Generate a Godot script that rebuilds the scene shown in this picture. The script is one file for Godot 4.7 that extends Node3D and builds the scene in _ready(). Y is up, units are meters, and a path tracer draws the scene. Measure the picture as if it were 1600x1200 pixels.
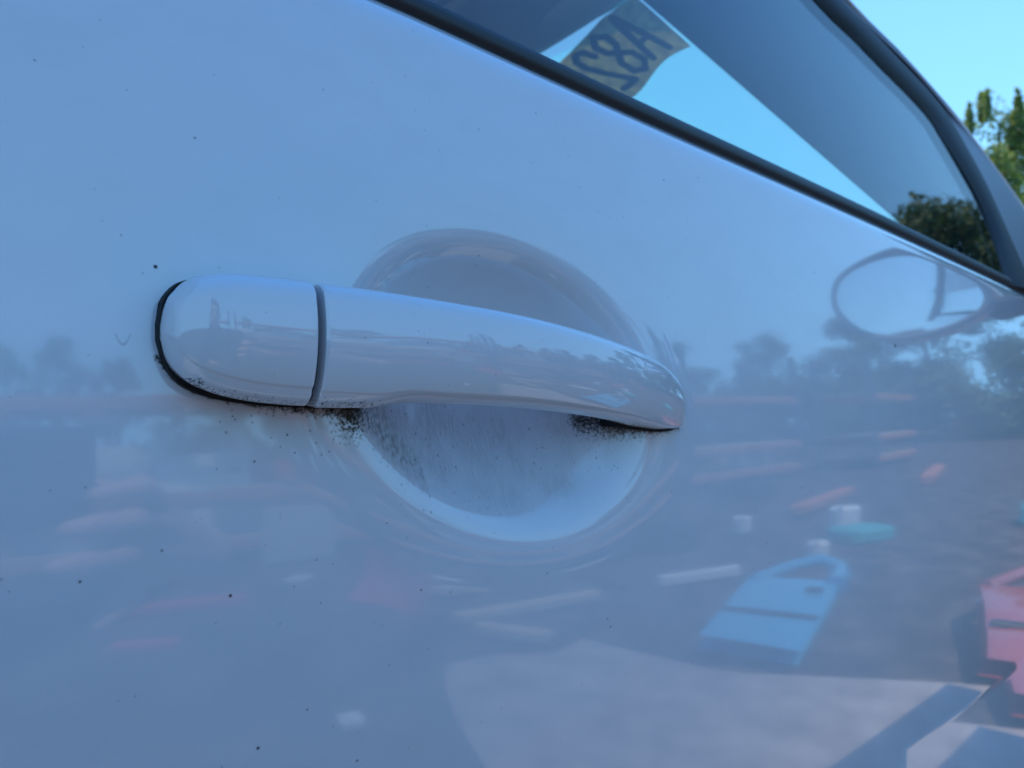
extends Node3D

# A white car's front door handle, seen close up in a breaker's yard.
# x runs along the car towards its nose, y is up, z points away from the door; metres.

var mats := {}
var rng := RandomNumberGenerator.new()

# ---------------------------------------------------------------- tables (metres)
const BELT_X := [-1.4, -0.3, 0.159, 0.209, 0.29, 0.404, 0.575, 0.70, 0.9, 1.1, 1.9]
const BELT_Y := [1.045, 1.012, 0.9908, 0.9865, 0.9796, 0.9716, 0.9604, 0.9523, 0.940, 0.928, 0.870]
const BOWL_C := Vector2(0.2031, 0.8415)
const BOWL_R := Vector2(0.0785, 0.0560)
const BOWL_TURN := -0.281
const BOWL_DEEP := 0.0245


func _ready() -> void:
	rng.seed = 7
	camera_and_light()
	materials()
	ground()
	car()
	paper_note()
	trees()
	bushes()
	yard()
	photographer()


# ================================================================ camera, sky, sun
func camera_and_light() -> void:
	var cam := Camera3D.new()
	cam.name = "camera"
	cam.position = Vector3(0, 0.84, 0.235)
	cam.rotation_degrees = Vector3(0.6, -40, 0)
	cam.fov = 53.13
	cam.near = 0.02
	cam.far = 800.0
	var lens := CameraAttributesPhysical.new()
	lens.frustum_focal_length = 24.0
	lens.exposure_aperture = 15.0
	lens.frustum_focus_distance = 0.255
	lens.frustum_near = 0.02
	lens.frustum_far = 800.0
	cam.attributes = lens
	add_child(cam)
	cam.fov = 53.13
	cam.current = true

	var e := Environment.new()
	e.background_mode = Environment.BG_SKY
	var sm := ProceduralSkyMaterial.new()
	sm.sky_top_color = lin(0.062, 0.285, 0.96)
	sm.sky_horizon_color = lin(0.46, 1.06, 1.68)
	sm.sky_curve = 0.55
	sm.sky_energy_multiplier = 1.0
	sm.ground_bottom_color = Color(0.25, 0.27, 0.30)
	sm.ground_horizon_color = Color(0.45, 0.52, 0.58)
	sm.sun_angle_max = 25.0
	var sky := Sky.new()
	sky.sky_material = sm
	e.sky = sky
	e.tonemap_mode = Environment.TONE_MAPPER_LINEAR
	e.tonemap_exposure = 1.1
	e.sdfgi_enabled = true
	e.ssao_enabled = true
	e.ssil_enabled = true
	var we := WorldEnvironment.new()
	we.name = "world"
	we.environment = e
	add_child(we)

	var sun := DirectionalLight3D.new()
	sun.name = "sun"
	sun.light_energy = 1.2
	sun.light_color = Color(1.0, 0.95, 0.86)
	sun.light_angular_distance = 0.5
	sun.shadow_enabled = true
	add_child(sun)
	sun.look_at_from_position(Vector3.ZERO, -Vector3(-0.10, 0.88, -0.345), Vector3.UP)


# ================================================================ helpers
func tag(o: Node, label := "", category := "", group := "", kind := "") -> Node:
	if label: o.set_meta("label", label)
	if category: o.set_meta("category", category)
	if group: o.set_meta("group", group)
	if kind: o.set_meta("kind", kind)
	return o


func base(called: String, label: String, category: String, at := Vector3.ZERO, turn := 0.0, group := "") -> Node3D:
	var o := Node3D.new()
	o.name = numbered(called)
	o.position = at
	o.rotation.y = turn
	tag(o, label, category, group)
	add_child(o, true)
	return o


func numbered(called: String, parent: Node = self) -> String:
	if not parent.has_node(NodePath(called)):
		return called
	var n := 1
	while parent.has_node(NodePath("%s_%03d" % [called, n])):
		n += 1
	return "%s_%03d" % [called, n]


func put(called: String, m: Mesh, mat: Material, parent: Node = self) -> MeshInstance3D:
	var o := MeshInstance3D.new()
	o.name = numbered(called, parent)
	o.mesh = m
	o.material_override = mat
	o.cast_shadow = GeometryInstance3D.SHADOW_CASTING_SETTING_ON
	parent.add_child(o, true)
	return o


func std(col: Color, rough := 0.5, spec := 0.5, metal := 0.0) -> StandardMaterial3D:
	var m := StandardMaterial3D.new()
	m.albedo_color = col
	m.roughness = rough
	m.metallic_specular = spec
	m.metallic = metal
	return m


func lin(r: float, g: float, b: float) -> Color:
	return Color(r, g, b).linear_to_srgb()


func table(xs: Array, ys: Array, x: float) -> float:
	if x <= xs[0]: return ys[0]
	for i in range(1, xs.size()):
		if x <= xs[i]:
			return lerpf(ys[i - 1], ys[i], (x - xs[i - 1]) / (xs[i] - xs[i - 1]))
	return ys[-1]


func smooth_table(xs: Array, ys: Array, x: float) -> float:
	# monotone-ish cubic through the table
	var n := xs.size()
	if x <= xs[0]: return ys[0]
	if x >= xs[n - 1]: return ys[n - 1]
	var i := 1
	while x > xs[i]: i += 1
	var x0: float = xs[i - 1]
	var x1: float = xs[i]
	var y0: float = ys[i - 1]
	var y1: float = ys[i]
	var h := x1 - x0
	var m := (y1 - y0) / h
	var ma: float = m if i == 1 else ((y0 - ys[i - 2]) / (x0 - xs[i - 2]) + m) * 0.5
	var mb: float = m if i == n - 1 else ((ys[i + 1] - y1) / (xs[i + 1] - x1) + m) * 0.5
	var t := (x - x0) / h
	var t2 := t * t
	var t3 := t2 * t
	return (2 * t3 - 3 * t2 + 1) * y0 + (t3 - 2 * t2 + t) * h * ma + (-2 * t3 + 3 * t2) * y1 + (t3 - t2) * h * mb


func grid_into(v: PackedVector3Array, nn: PackedVector3Array, uv: PackedVector2Array, idx: PackedInt32Array, rows: Array, wrap_j := false, flip := false, uvs: Array = []) -> void:
	# rows[i][j]; the outside is on the side of d/di x d/dj (or the other with flip)
	var ni := rows.size()
	var nj: int = rows[0].size()
	var first := v.size()
	var norm := PackedVector3Array()
	norm.resize(ni * nj)
	for i in ni:
		v.append_array(rows[i])
		if uvs.size(): uv.append_array(uvs[i])
	var jend := nj if wrap_j else nj - 1
	for i in ni - 1:
		for j in jend:
			var k := (j + 1) % nj
			var a := i * nj + j
			var b := (i + 1) * nj + j
			var c := i * nj + k
			var d := (i + 1) * nj + k
			var pa := v[first + a]
			var pb := v[first + b]
			var pc := v[first + c]
			var pd := v[first + d]
			var n := (pd - pa).cross(pc - pb)
			if flip: n = -n
			norm[a] += n
			norm[b] += n
			norm[c] += n
			norm[d] += n
			if flip:
				idx.append_array(PackedInt32Array([first + a, first + b, first + c, first + b, first + d, first + c]))
			else:
				idx.append_array(PackedInt32Array([first + a, first + c, first + b, first + b, first + c, first + d]))
	for i in norm.size():
		norm[i] = norm[i].normalized() if norm[i].length_squared() > 0.0 else Vector3.UP
	nn.append_array(norm)


class Pile:
	# collects grids, boxes, tubes and polygons into one mesh
	var v := PackedVector3Array()
	var n := PackedVector3Array()
	var uv := PackedVector2Array()
	var idx := PackedInt32Array()

	func mesh() -> ArrayMesh:
		var a := []
		a.resize(Mesh.ARRAY_MAX)
		a[Mesh.ARRAY_VERTEX] = v
		a[Mesh.ARRAY_NORMAL] = n
		if uv.size() == v.size(): a[Mesh.ARRAY_TEX_UV] = uv
		a[Mesh.ARRAY_INDEX] = idx
		var m := ArrayMesh.new()
		m.add_surface_from_arrays(Mesh.PRIMITIVE_TRIANGLES, a)
		return m

	func quad(a: Vector3, b: Vector3, c: Vector3, d: Vector3) -> void:
		# counter-clockwise seen from outside
		var nn := (b - a).cross(d - a)
		if nn.length_squared() < 1e-16: nn = (c - b).cross(d - b)
		nn = nn.normalized()
		var f := v.size()
		v.append_array(PackedVector3Array([a, b, c, d]))
		n.append_array(PackedVector3Array([nn, nn, nn, nn]))
		idx.append_array(PackedInt32Array([f, f + 2, f + 1, f, f + 3, f + 2]))

	func box(at: Vector3, size: Vector3, turn := Basis.IDENTITY, cut := 0.0) -> void:
		# a box with chamfered edges
		var h := size * 0.5
		var c := minf(cut, minf(h.x, minf(h.y, h.z)) * 0.9)
		var p := func(x: float, y: float, z: float) -> Vector3: return at + turn * Vector3(x, y, z)
		var k := h - Vector3(c, c, c)
		for s: float in [-1.0, 1.0]:
			var q := [[Vector3(s * h.x, -k.y, -k.z), Vector3(s * h.x, k.y, -k.z), Vector3(s * h.x, k.y, k.z), Vector3(s * h.x, -k.y, k.z)],
				[Vector3(-k.x, s * h.y, -k.z), Vector3(-k.x, s * h.y, k.z), Vector3(k.x, s * h.y, k.z), Vector3(k.x, s * h.y, -k.z)],
				[Vector3(-k.x, -k.y, s * h.z), Vector3(k.x, -k.y, s * h.z), Vector3(k.x, k.y, s * h.z), Vector3(-k.x, k.y, s * h.z)]]
			for g in q:
				if s > 0: quad(at + turn * g[0], at + turn * g[1], at + turn * g[2], at + turn * g[3])
				else: quad(at + turn * g[3], at + turn * g[2], at + turn * g[1], at + turn * g[0])
		if c <= 0.0: return
		for s: float in [-1.0, 1.0]:
			for t: float in [-1.0, 1.0]:
				var e := [[Vector3(-k.x, s * h.y, t * k.z), Vector3(k.x, s * h.y, t * k.z), Vector3(k.x, s * k.y, t * h.z), Vector3(-k.x, s * k.y, t * h.z)],
					[Vector3(s * k.x, -k.y, t * h.z), Vector3(s * k.x, k.y, t * h.z), Vector3(s * h.x, k.y, t * k.z), Vector3(s * h.x, -k.y, t * k.z)],
					[Vector3(s * h.x, t * k.y, -k.z), Vector3(s * h.x, t * k.y, k.z), Vector3(s * k.x, t * h.y, k.z), Vector3(s * k.x, t * h.y, -k.z)]]
				for g in e:
					var mid: Vector3 = (g[0] + g[2]) * 0.5
					var w: Vector3 = (g[1] - g[0]).cross(g[3] - g[0])
					if w.dot(mid) > 0: quad(at + turn * g[0], at + turn * g[1], at + turn * g[2], at + turn * g[3])
					else: quad(at + turn * g[3], at + turn * g[2], at + turn * g[1], at + turn * g[0])

	func tube(a: Vector3, b: Vector3, ra: float, rb: float, sides := 8, ends := true) -> void:
		var ax := (b - a).normalized()
		var u := ax.cross(Vector3.UP if absf(ax.y) < 0.9 else Vector3.RIGHT).normalized()
		var w := ax.cross(u)
		var f := v.size()
		for i in sides:
			var t := TAU * i / sides
			var d := u * cos(t) + w * sin(t)
			v.append_array(PackedVector3Array([a + d * ra, b + d * rb]))
			n.append_array(PackedVector3Array([d, d]))
		for i in sides:
			var p := f + i * 2
			var q := f + ((i + 1) % sides) * 2
			idx.append_array(PackedInt32Array([p, p + 1, q, q, p + 1, q + 1]))
		if ends:
			for s in 2:
				var c := v.size()
				v.append(b if s else a)
				n.append(ax if s else -ax)
				for i in sides:
					var t := TAU * i / sides
					v.append((b if s else a) + (u * cos(t) + w * sin(t)) * (rb if s else ra))
					n.append(ax if s else -ax)
				for i in sides:
					var p := c + 1 + i
					var q := c + 1 + (i + 1) % sides
					idx.append_array(PackedInt32Array([c, q, p] if s else [c, p, q]))


func sheet(p: Pile, rows: Array, wrap_j := false, flip := false, uvs: Array = []) -> void:
	grid_into(p.v, p.n, p.uv, p.idx, rows, wrap_j, flip, uvs)


func slab(p: Pile, outline: PackedVector2Array, z0: float, z1: float) -> void:
	# a flat outline in x, y (counter-clockwise) given thickness along z
	var tri := Geometry2D.triangulate_polygon(outline)
	for s in 2:
		var f := p.v.size()
		for q in outline:
			p.v.append(Vector3(q.x, q.y, z1 if s else z0))
			p.n.append(Vector3(0, 0, 1 if s else -1))
		for i in range(0, tri.size(), 3):
			var a := outline[tri[i]]
			var b := outline[tri[i + 1]]
			var c := outline[tri[i + 2]]
			var ccw := (b - a).cross(c - a) > 0
			if ccw == (s == 1): p.idx.append_array(PackedInt32Array([f + tri[i], f + tri[i + 2], f + tri[i + 1]]))
			else: p.idx.append_array(PackedInt32Array([f + tri[i], f + tri[i + 1], f + tri[i + 2]]))
	for i in outline.size():
		var a := outline[i]
		var b := outline[(i + 1) % outline.size()]
		p.quad(Vector3(a.x, a.y, z0), Vector3(b.x, b.y, z0), Vector3(b.x, b.y, z1), Vector3(a.x, a.y, z1))


# ================================================================ materials
func paint(col: Color, coat := 1.0) -> StandardMaterial3D:
	var m := std(col, 0.08, 0.53)
	m.clearcoat_enabled = true
	m.clearcoat = coat * 0.92
	m.clearcoat_roughness = 0.02
	return m


func noise_tex(freq: float, octaves: int, ramp: Array, seed_: int, size := 512) -> NoiseTexture2D:
	var n := FastNoiseLite.new()
	n.noise_type = FastNoiseLite.TYPE_SIMPLEX_SMOOTH
	n.frequency = freq
	n.fractal_octaves = octaves
	n.seed = seed_
	var t := NoiseTexture2D.new()
	t.width = size
	t.height = size
	t.seamless = true
	t.noise = n
	var g := Gradient.new()
	g.offsets = PackedFloat32Array(ramp.map(func(r): return r[0]))
	g.colors = PackedColorArray(ramp.map(func(r): return r[1]))
	t.color_ramp = g
	return t


func materials() -> void:
	mats.white = paint(lin(0.64, 0.63, 0.645))
	mats.white_far = mats.white
	mats.bezel = std(lin(0.14, 0.15, 0.17), 0.4, 0.5)
	mats.cover = std(lin(0.10, 0.105, 0.14), 0.35, 0.5)  # violet-grey of the pillar face, darker than its white edge
	mats.rubber = std(lin(0.012, 0.013, 0.015), 0.45, 0.5)
	mats.black_trim = std(lin(0.016, 0.018, 0.022), 0.55, 0.35)
	mats.gasket = std(lin(0.010, 0.010, 0.011), 0.7, 0.4)
	mats.plastic = std(lin(0.016, 0.018, 0.022), 0.7, 0.3)
	mats.lining = std(lin(0.62, 0.64, 0.58), 0.95, 0.2)
	mats.seat = std(lin(0.03, 0.032, 0.036), 0.95, 0.2)
	mats.insert = std(lin(0.12, 0.13, 0.16), 0.4, 0.5)
	mats.tyre = std(lin(0.018, 0.018, 0.018), 0.85, 0.3)
	mats.alloy = std(lin(0.5, 0.51, 0.52), 0.35, 0.5, 0.8)
	mats.mirror = std(lin(0.82, 0.84, 0.86), 0.02, 0.5, 1.0)
	mats.glass = std(Color(lin(0.0, 0.03, 0.05), 0.10), 0.0, 0.42)
	mats.glass.transparency = BaseMaterial3D.TRANSPARENCY_ALPHA
	mats.screen_glass = std(Color(lin(0.0, 0.50, 0.52), 0.30), 0.0, 0.5)  # cyan colour and backlight put extra sky brightness into the glass itself
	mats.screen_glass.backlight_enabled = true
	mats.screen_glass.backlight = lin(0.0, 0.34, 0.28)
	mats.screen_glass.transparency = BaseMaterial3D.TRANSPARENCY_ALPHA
	mats.orange = std(lin(0.48, 0.17, 0.09), 0.6, 0.4)
	mats.upright = std(lin(0.07, 0.09, 0.13), 0.55, 0.4)
	mats.wood = std(Color.WHITE, 0.85, 0.3)
	mats.wood.albedo_texture = noise_tex(0.02, 3, [[0.0, lin(0.33, 0.25, 0.17)], [0.6, lin(0.52, 0.43, 0.32)], [1.0, lin(0.60, 0.52, 0.42)]], 5, 256)
	mats.wood.uv1_triplanar = true
	mats.wood.uv1_scale = Vector3(1.5, 14, 14)
	mats.red = paint(lin(0.33, 0.06, 0.05), 0.4)
	mats.bright_red = paint(lin(0.62, 0.06, 0.045), 0.3)
	mats.blue = paint(lin(0.05, 0.33, 0.58))
	mats.old_white = paint(lin(0.72, 0.72, 0.70), 0.6)
	mats.silver = paint(lin(0.42, 0.43, 0.44), 0.8)
	mats.teal = std(lin(0.04, 0.36, 0.36), 0.5, 0.4)
	mats.steel = std(lin(0.25, 0.25, 0.25), 0.5, 0.5, 0.5)

	mats.dirt = std(Color.WHITE, 0.95, 0.2)
	mats.dirt.albedo_texture = noise_tex(0.02, 5, [[0.0, lin(0.036, 0.030, 0.027)], [0.45, lin(0.060, 0.047, 0.043)], [0.7, lin(0.090, 0.070, 0.063)], [1.0, lin(0.17, 0.14, 0.125)]], 11)
	mats.dirt.uv1_triplanar = true
	mats.dirt.uv1_world_triplanar = true
	mats.dirt.uv1_scale = Vector3(0.35, 0.35, 0.35)
	mats.dirt.detail_enabled = true
	mats.dirt.detail_blend_mode = BaseMaterial3D.BLEND_MODE_MUL
	mats.concrete = std(Color.WHITE, 0.9, 0.3)
	mats.concrete.albedo_texture = noise_tex(0.012, 5, [[0.0, lin(0.23, 0.195, 0.185)], [0.5, lin(0.33, 0.285, 0.27)], [1.0, lin(0.42, 0.37, 0.35)]], 12)
	mats.concrete.uv1_triplanar = true
	mats.concrete.uv1_world_triplanar = true
	mats.concrete.uv1_scale = Vector3(0.9, 0.9, 0.9)
	mats.bark = std(lin(0.09, 0.07, 0.055), 0.9, 0.2)
	mats.leaf = std(lin(0.15, 0.18, 0.065), 0.55, 0.5)
	mats.leaf.backlight_enabled = true
	mats.leaf.backlight = Color(0.62, 0.70, 0.32)
	mats.leaf_dark = std(lin(0.11, 0.15, 0.07), 0.6, 0.4)
	mats.leaf_dark.backlight_enabled = true
	mats.leaf_dark.backlight = Color(0.25, 0.33, 0.12)
	mats.skin_tone = std(lin(0.62, 0.38, 0.30), 0.45, 0.5)
	mats.skin_tone.subsurf_scatter_enabled = true
	mats.skin_tone.subsurf_scatter_strength = 0.1


# ================================================================ the setting
func ground() -> void:
	var p := Pile.new()
	var rows := []
	var xs := []
	for i in 41:
		var t := (i - 20) / 20.0
		xs.append(signf(t) * (absf(t) * 12.0 + pow(absf(t), 4.0) * 388.0))
	for x: float in xs:
		var r := PackedVector3Array()
		for z: float in xs:
			r.append(Vector3(x, -0.012 + 0.02 * sin(x * 1.7) * sin(z * 1.3 + 1.0) * clampf((maxf(absf(x), absf(z)) - 1.8) / 2.0, 0.0, 1.0), z))
		rows.append(r)
	sheet(p, rows, false, true)
	tag(put("ground", p.mesh(), mats.dirt), "", "", "", "structure")
	# the broken edge of the concrete apron the car stands on
	var q := Pile.new()
	var edge := PackedVector2Array([Vector2(-2.2, -3.2), Vector2(3.0, -3.2), Vector2(2.5, -1.0), Vector2(2.22, -0.1), Vector2(2.19, 0.13), Vector2(2.08, 0.30), Vector2(1.99, 0.43), Vector2(1.85, 0.64), Vector2(1.74, 0.80), Vector2(1.70, 0.92), Vector2(1.68, 1.15), Vector2(1.66, 1.40),
		Vector2(1.5, 1.36), Vector2(1.36, 1.49), Vector2(1.22, 1.52), Vector2(1.10, 1.35), Vector2(0.98, 1.1), Vector2(0.90, 0.86), Vector2(0.80, 0.66), Vector2(0.5, 0.52), Vector2(-0.4, 0.5), Vector2(-2.2, 0.6)])
	var flat := PackedVector2Array()
	for k in edge:
		flat.append(Vector2(k.x, -k.y))
	slab(q, flat, -0.1, 0.004)
	var slab_o := put("concrete_apron", q.mesh(), mats.concrete)
	slab_o.rotation.x = -PI / 2
	tag(slab_o, "", "", "", "structure")
	# thin grass on the dirt behind the photographer
	var blade := Pile.new()
	blade.quad(Vector3(-0.004, 0, 0), Vector3(0.004, 0, 0), Vector3(0.002, 0.05, 0.012), Vector3(-0.001, 0.055, 0.014))
	var mm := MultiMesh.new()
	mm.transform_format = MultiMesh.TRANSFORM_3D
	mm.mesh = blade.mesh()
	mm.instance_count = 5000
	for i in 5000:
		var at := Vector3(rng.randf_range(-1.2, 1.25), -0.014, rng.randf_range(0.95, 2.6))
		if Geometry2D.is_point_in_polygon(Vector2(at.x, at.z), edge): at.x -= 1.6
		mm.set_instance_transform(i, Transform3D(Basis(Vector3.UP, rng.randf() * TAU).scaled(Vector3.ONE * rng.randf_range(0.5, 1.3)), at))
	var go := MultiMeshInstance3D.new()
	go.name = "grass"
	go.multimesh = mm
	go.material_override = mats.leaf_dark
	add_child(go)
	tag(go, "short thin grass on the dirt beside the concrete", "grass", "", "stuff")


# ================================================================ the car
func belt(x: float) -> float:
	return smooth_table(BELT_X, BELT_Y, x)


func skin0(x: float, y: float) -> float:
	var dy := y - 0.77
	if dy < -0.2: dy = -0.2 + (dy + 0.2) * 0.25   # flatter towards the sill
	return 0.00204 - dy * dy / 2.4 - (x - 0.3) * (x - 0.3) / 28.0


func bowl(x: float, y: float) -> float:
	var d := Vector2(x, y) - BOWL_C
	var u := (d.x * cos(BOWL_TURN) + d.y * sin(BOWL_TURN)) / BOWL_R.x
	var w := (-d.x * sin(BOWL_TURN) + d.y * cos(BOWL_TURN)) / BOWL_R.y
	var r := sqrt(u * u + w * w)
	if r > 1.5: return 0.0
	var h := BOWL_DEEP * (1.0 - pow(r, 2.15)) if r < 1.0 else -BOWL_DEEP * 2.15 * (r - 1.0)
	var k := 0.0058
	var s := 0.5 * (h + sqrt(h * h + k * k))
	return s * (1.0 - smoothstep(1.12, 1.45, r))


func skin(x: float, y: float) -> float:
	var z := skin0(x, y) - bowl(x, y)
	var b := belt(x) - y
	if b < 0.016:   # the panel turns in under the window seal
		z -= pow((0.016 - b) / 0.016, 3.0) * 0.006
	return z


func glass_z(x: float, y: float) -> float:
	var b := belt(x)
	return skin0(x, b) - 0.006 - 0.38 * (y - b)


func steps(marks: Array) -> PackedFloat32Array:
	# marks: [from, step, from, step, ..., end]
	var out := PackedFloat32Array()
	var i := 0
	while i + 2 < marks.size():
		var a: float = marks[i]
		var b: float = marks[i + 2]
		var n := int(ceil((b - a) / float(marks[i + 1])))
		for k in n:
			out.append(lerpf(a, b, float(k) / n))
		i += 2
	out.append(marks[-1])
	return out


func ribbon(p: Pile, a: Array, b: Array, across: int, bulge: float, flip := false) -> void:
	# a strip between two polylines, bulging outwards (z) in the middle
	var rows := []
	for i in a.size():
		var r := PackedVector3Array()
		for j in across + 1:
			var t := float(j) / across
			r.append((a[i] as Vector3).lerp(b[i], t) + Vector3(0, 0, bulge * (1.0 - pow(absf(2.0 * t - 1.0), 3.0))))
		rows.append(r)
	sheet(p, rows, false, flip)


func resample(pts: Array, n: int) -> Array:
	var c := Curve3D.new()
	c.bake_interval = 0.004
	for i in pts.size():
		var a: Vector3 = pts[maxi(i - 1, 0)]
		var b: Vector3 = pts[mini(i + 1, pts.size() - 1)]
		var t := (b - a) / 6.0
		c.add_point(pts[i], -t if i > 0 else Vector3.ZERO, t if i < pts.size() - 1 else Vector3.ZERO)
	var out := []
	var l := c.get_baked_length()
	for i in n:
		out.append(c.sample_baked(l * i / (n - 1), true))
	return out


func on_glass(pts: Array, off: float) -> Array:
	return pts.map(func(q): return Vector3(q.x, q.y, glass_z(q.x, q.y) + off))


func screen_edge(v: float) -> Vector3:
	return Vector3(0.686, 1.309, -0.36).lerp(Vector3(1.25, 0.976, -0.177), v)


func screen_point(u: float, v: float) -> Vector3:
	var e := screen_edge(v)
	var k := 1.0 - u * u
	return Vector3(e.x + (0.10 + 0.10 * v) * k, e.y + (0.045 - 0.025 * v) * k, -0.83 + (0.83 + e.z) * u)


func car() -> void:
	var c := base("car", "white car seen close up along its front door with colour matched handle", "car")
	# ---- front door skin
	var p := Pile.new()
	var xs := steps([-0.012, 0.008, 0.10, 0.0014, 0.305, 0.006, 0.45, 0.02, 1.05])
	var f := steps([0.0, 0.03, 0.45, 0.012, 0.60, 0.0022, 0.70, 0.00205, 0.905, 0.004, 0.97, 0.0015, 1.0])
	var rows := []
	var uvs := []
	for x in xs:
		var r := PackedVector3Array()
		var ru := PackedVector2Array()
		for t in f:
			var y := lerpf(0.25, belt(x) + 0.002, t)
			r.append(Vector3(x, y, skin(x, y)))
			ru.append(Vector2((x - 0.0) / 0.72, 1.0 - (y - 0.68) / 0.32))
		rows.append(r)
		uvs.append(ru)
	sheet(p, rows, false, false, uvs)
	for i in p.v.size():   # the panel's true normals, so that reflections run smoothly across the grid
		var q := p.v[i]
		var h := 0.0004
		p.n[i] = Vector3(skin(q.x - h, q.y) - skin(q.x + h, q.y), skin(q.x, q.y - h) - skin(q.x, q.y + h), 2.0 * h).normalized()
	# folded edges front and back
	var door := put("door", p.mesh(), door_paint(), c)
	for e in [0, xs.size() - 1]:
		var rim := Pile.new()
		var x: float = xs[e]
		var a := []
		var b := []
		for t in f:
			var y := lerpf(0.25, belt(x) + 0.002, t)
			a.append(Vector3(x, y, skin(x, y)))
			b.append(Vector3(x, y, skin(x, y) - 0.03))
		ribbon(rim, a, b, 1, 0.0, e == 0)
		put("door_edge", rim.mesh(), mats.white, door)
	handle(c)
	# ---- other outer panels on this side
	var rear := Pile.new()
	rows = []
	for x in steps([-1.05, 0.05, -0.017]):
		var r := PackedVector3Array()
		for i in 25:
			var y := lerpf(0.25, belt(x) + 0.002, i / 24.0)
			r.append(Vector3(x, y, skin0(x, y)))
		rows.append(r)
	sheet(rear, rows)
	put("rear_door", rear.mesh(), mats.white, c)
	var wing := Pile.new()
	rows = []
	for x in steps([1.055, 0.03, 1.95]):
		var r := PackedVector3Array()
		var dx := (x - 1.5) / 0.34
		var low := 0.30 + (0.36 * sqrt(1.0 - dx * dx) if absf(dx) < 1.0 else 0.0)
		for i in 21:
			var y := lerpf(low, belt(x) + 0.03, i / 20.0)
			r.append(Vector3(x, y, skin0(x, y) - 0.06 * pow(i / 20.0, 8.0)))
		rows.append(r)
	sheet(wing, rows)
	put("front_wing", wing.mesh(), mats.white, c)
	var far := Pile.new()
	rows = []
	for x in steps([-1.05, 0.06, 1.95]):
		var r := PackedVector3Array()
		for i in 17:
			var y := lerpf(0.25, belt(x), i / 16.0)
			r.append(Vector3(x, y, -1.66 - skin0(x, y)))
		rows.append(r)
	sheet(far, rows, false, true)
	put("far_side_panel", far.mesh(), mats.white, c)
	var bon := Pile.new()
	rows = []
	for i in 13:
		var r := PackedVector3Array()
		var x := lerpf(1.30, 1.98, i / 12.0)
		for j in 17:
			var u := j / 8.0 - 1.0
			r.append(Vector3(x + 0.10 * (1.0 - u * u), belt(x) + 0.03 + 0.05 * (1.0 - u * u * u * u) - 0.02 * pow(i / 12.0, 3.0), -0.83 + 0.775 * u))
		rows.append(r)
	sheet(bon, rows, false, true)
	put("bonnet", bon.mesh(), mats.white, c)
	var eng := Pile.new()  # unseen filler block, added so no sun leaks through the car's shadow
	eng.box(Vector3(1.60, 0.60, -0.83), Vector3(0.72, 0.50, 1.24), Basis.IDENTITY, 0.04)
	put("engine_bay_filler", eng.mesh(), mats.plastic, c)
	var nose := Pile.new()
	rows = []
	for j in 25:
		var u := j / 12.0 - 1.0
		var r := PackedVector3Array()
		for i in 9:
			var t := i / 8.0
			r.append(Vector3(1.95 + 0.16 * (1.0 - pow(absf(u), 2.5)) + 0.05 * sin(t * PI), lerpf(0.28, 0.895, t), -0.83 + 0.76 * u))
		rows.append(r)
	sheet(nose, rows, false, true)
	put("front_bumper", nose.mesh(), mats.white, c)
	var floor_pan := Pile.new()
	floor_pan.box(Vector3(0.4, 0.28, -0.83), Vector3(2.9, 0.08, 1.5))
	put("floor_pan", floor_pan.mesh(), mats.plastic, c)
	for at: Vector3 in [Vector3(1.5, 0.30, -0.115), Vector3(1.5, 0.30, -1.545)]:
		var w := Pile.new()
		wheel_shape(w, at, 0.30, 0.19)
		var wh := put("wheel", w.mesh(), mats.tyre, c)
		var rm := Pile.new()
		rm.tube(at + Vector3(0, 0, -0.097), at + Vector3(0, 0, 0.097), 0.2, 0.2, 24)
		put("rim", rm.mesh(), mats.alloy, wh)

	# ---- window: glass, seals, frame
	var lower := []
	var upper := []
	var gx := steps([0.0, 0.05, 0.9])
	var top_x := [0.0, 0.3, 0.5, 0.645, 0.6979, 0.7505, 0.8052, 0.8488, 0.8627, 0.8825, 0.895, 0.9]
	var top_y := [1.40, 1.335, 1.262, 1.1879, 1.1757, 1.1577, 1.1448, 1.1307, 1.1067, 1.0743, 1.0438, 1.0]
	rows = []
	for x in gx:
		var r := PackedVector3Array()
		var y0 := belt(x) - 0.006
		var y1 := maxf(table(top_x, top_y, x) + 0.012, y0 + 0.01)
		for i in 13:
			var y := lerpf(y0, y1, i / 12.0)
			r.append(Vector3(x, y, glass_z(x, y)))
		rows.append(r)
	var g := Pile.new()
	sheet(g, rows)
	var inner := []
	for r in rows:
		var r2 := PackedVector3Array()
		for q: Vector3 in r:
			r2.append(q + Vector3(0, -0.0015, -0.0035))
		inner.append(r2)
	sheet(g, inner, false, true)
	put("side_window", g.mesh(), mats.glass, c)
	# belt weatherstrip: a rounded rubber moulding along the foot of the glass
	var st := Pile.new()
	rows = []
	for x in steps([-0.01, 0.015, 1.02]):
		var b := belt(x)
		var z := skin0(x, b)
		var r := PackedVector3Array()
		for k: Vector2 in [Vector2(-0.004, -0.012), Vector2(0.0005, -0.0075), Vector2(0.003, -0.0052), Vector2(0.0065, -0.0050), Vector2(0.0095, -0.0065), Vector2(0.0115, -0.0088), Vector2(0.0122, -0.0118), Vector2(0.008, -0.013)]:
			r.append(Vector3(x, b + k.x, z + k.y))
		rows.append(r)
	sheet(st, rows)
	put("window_seal", st.mesh(), mats.rubber, c)
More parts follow.
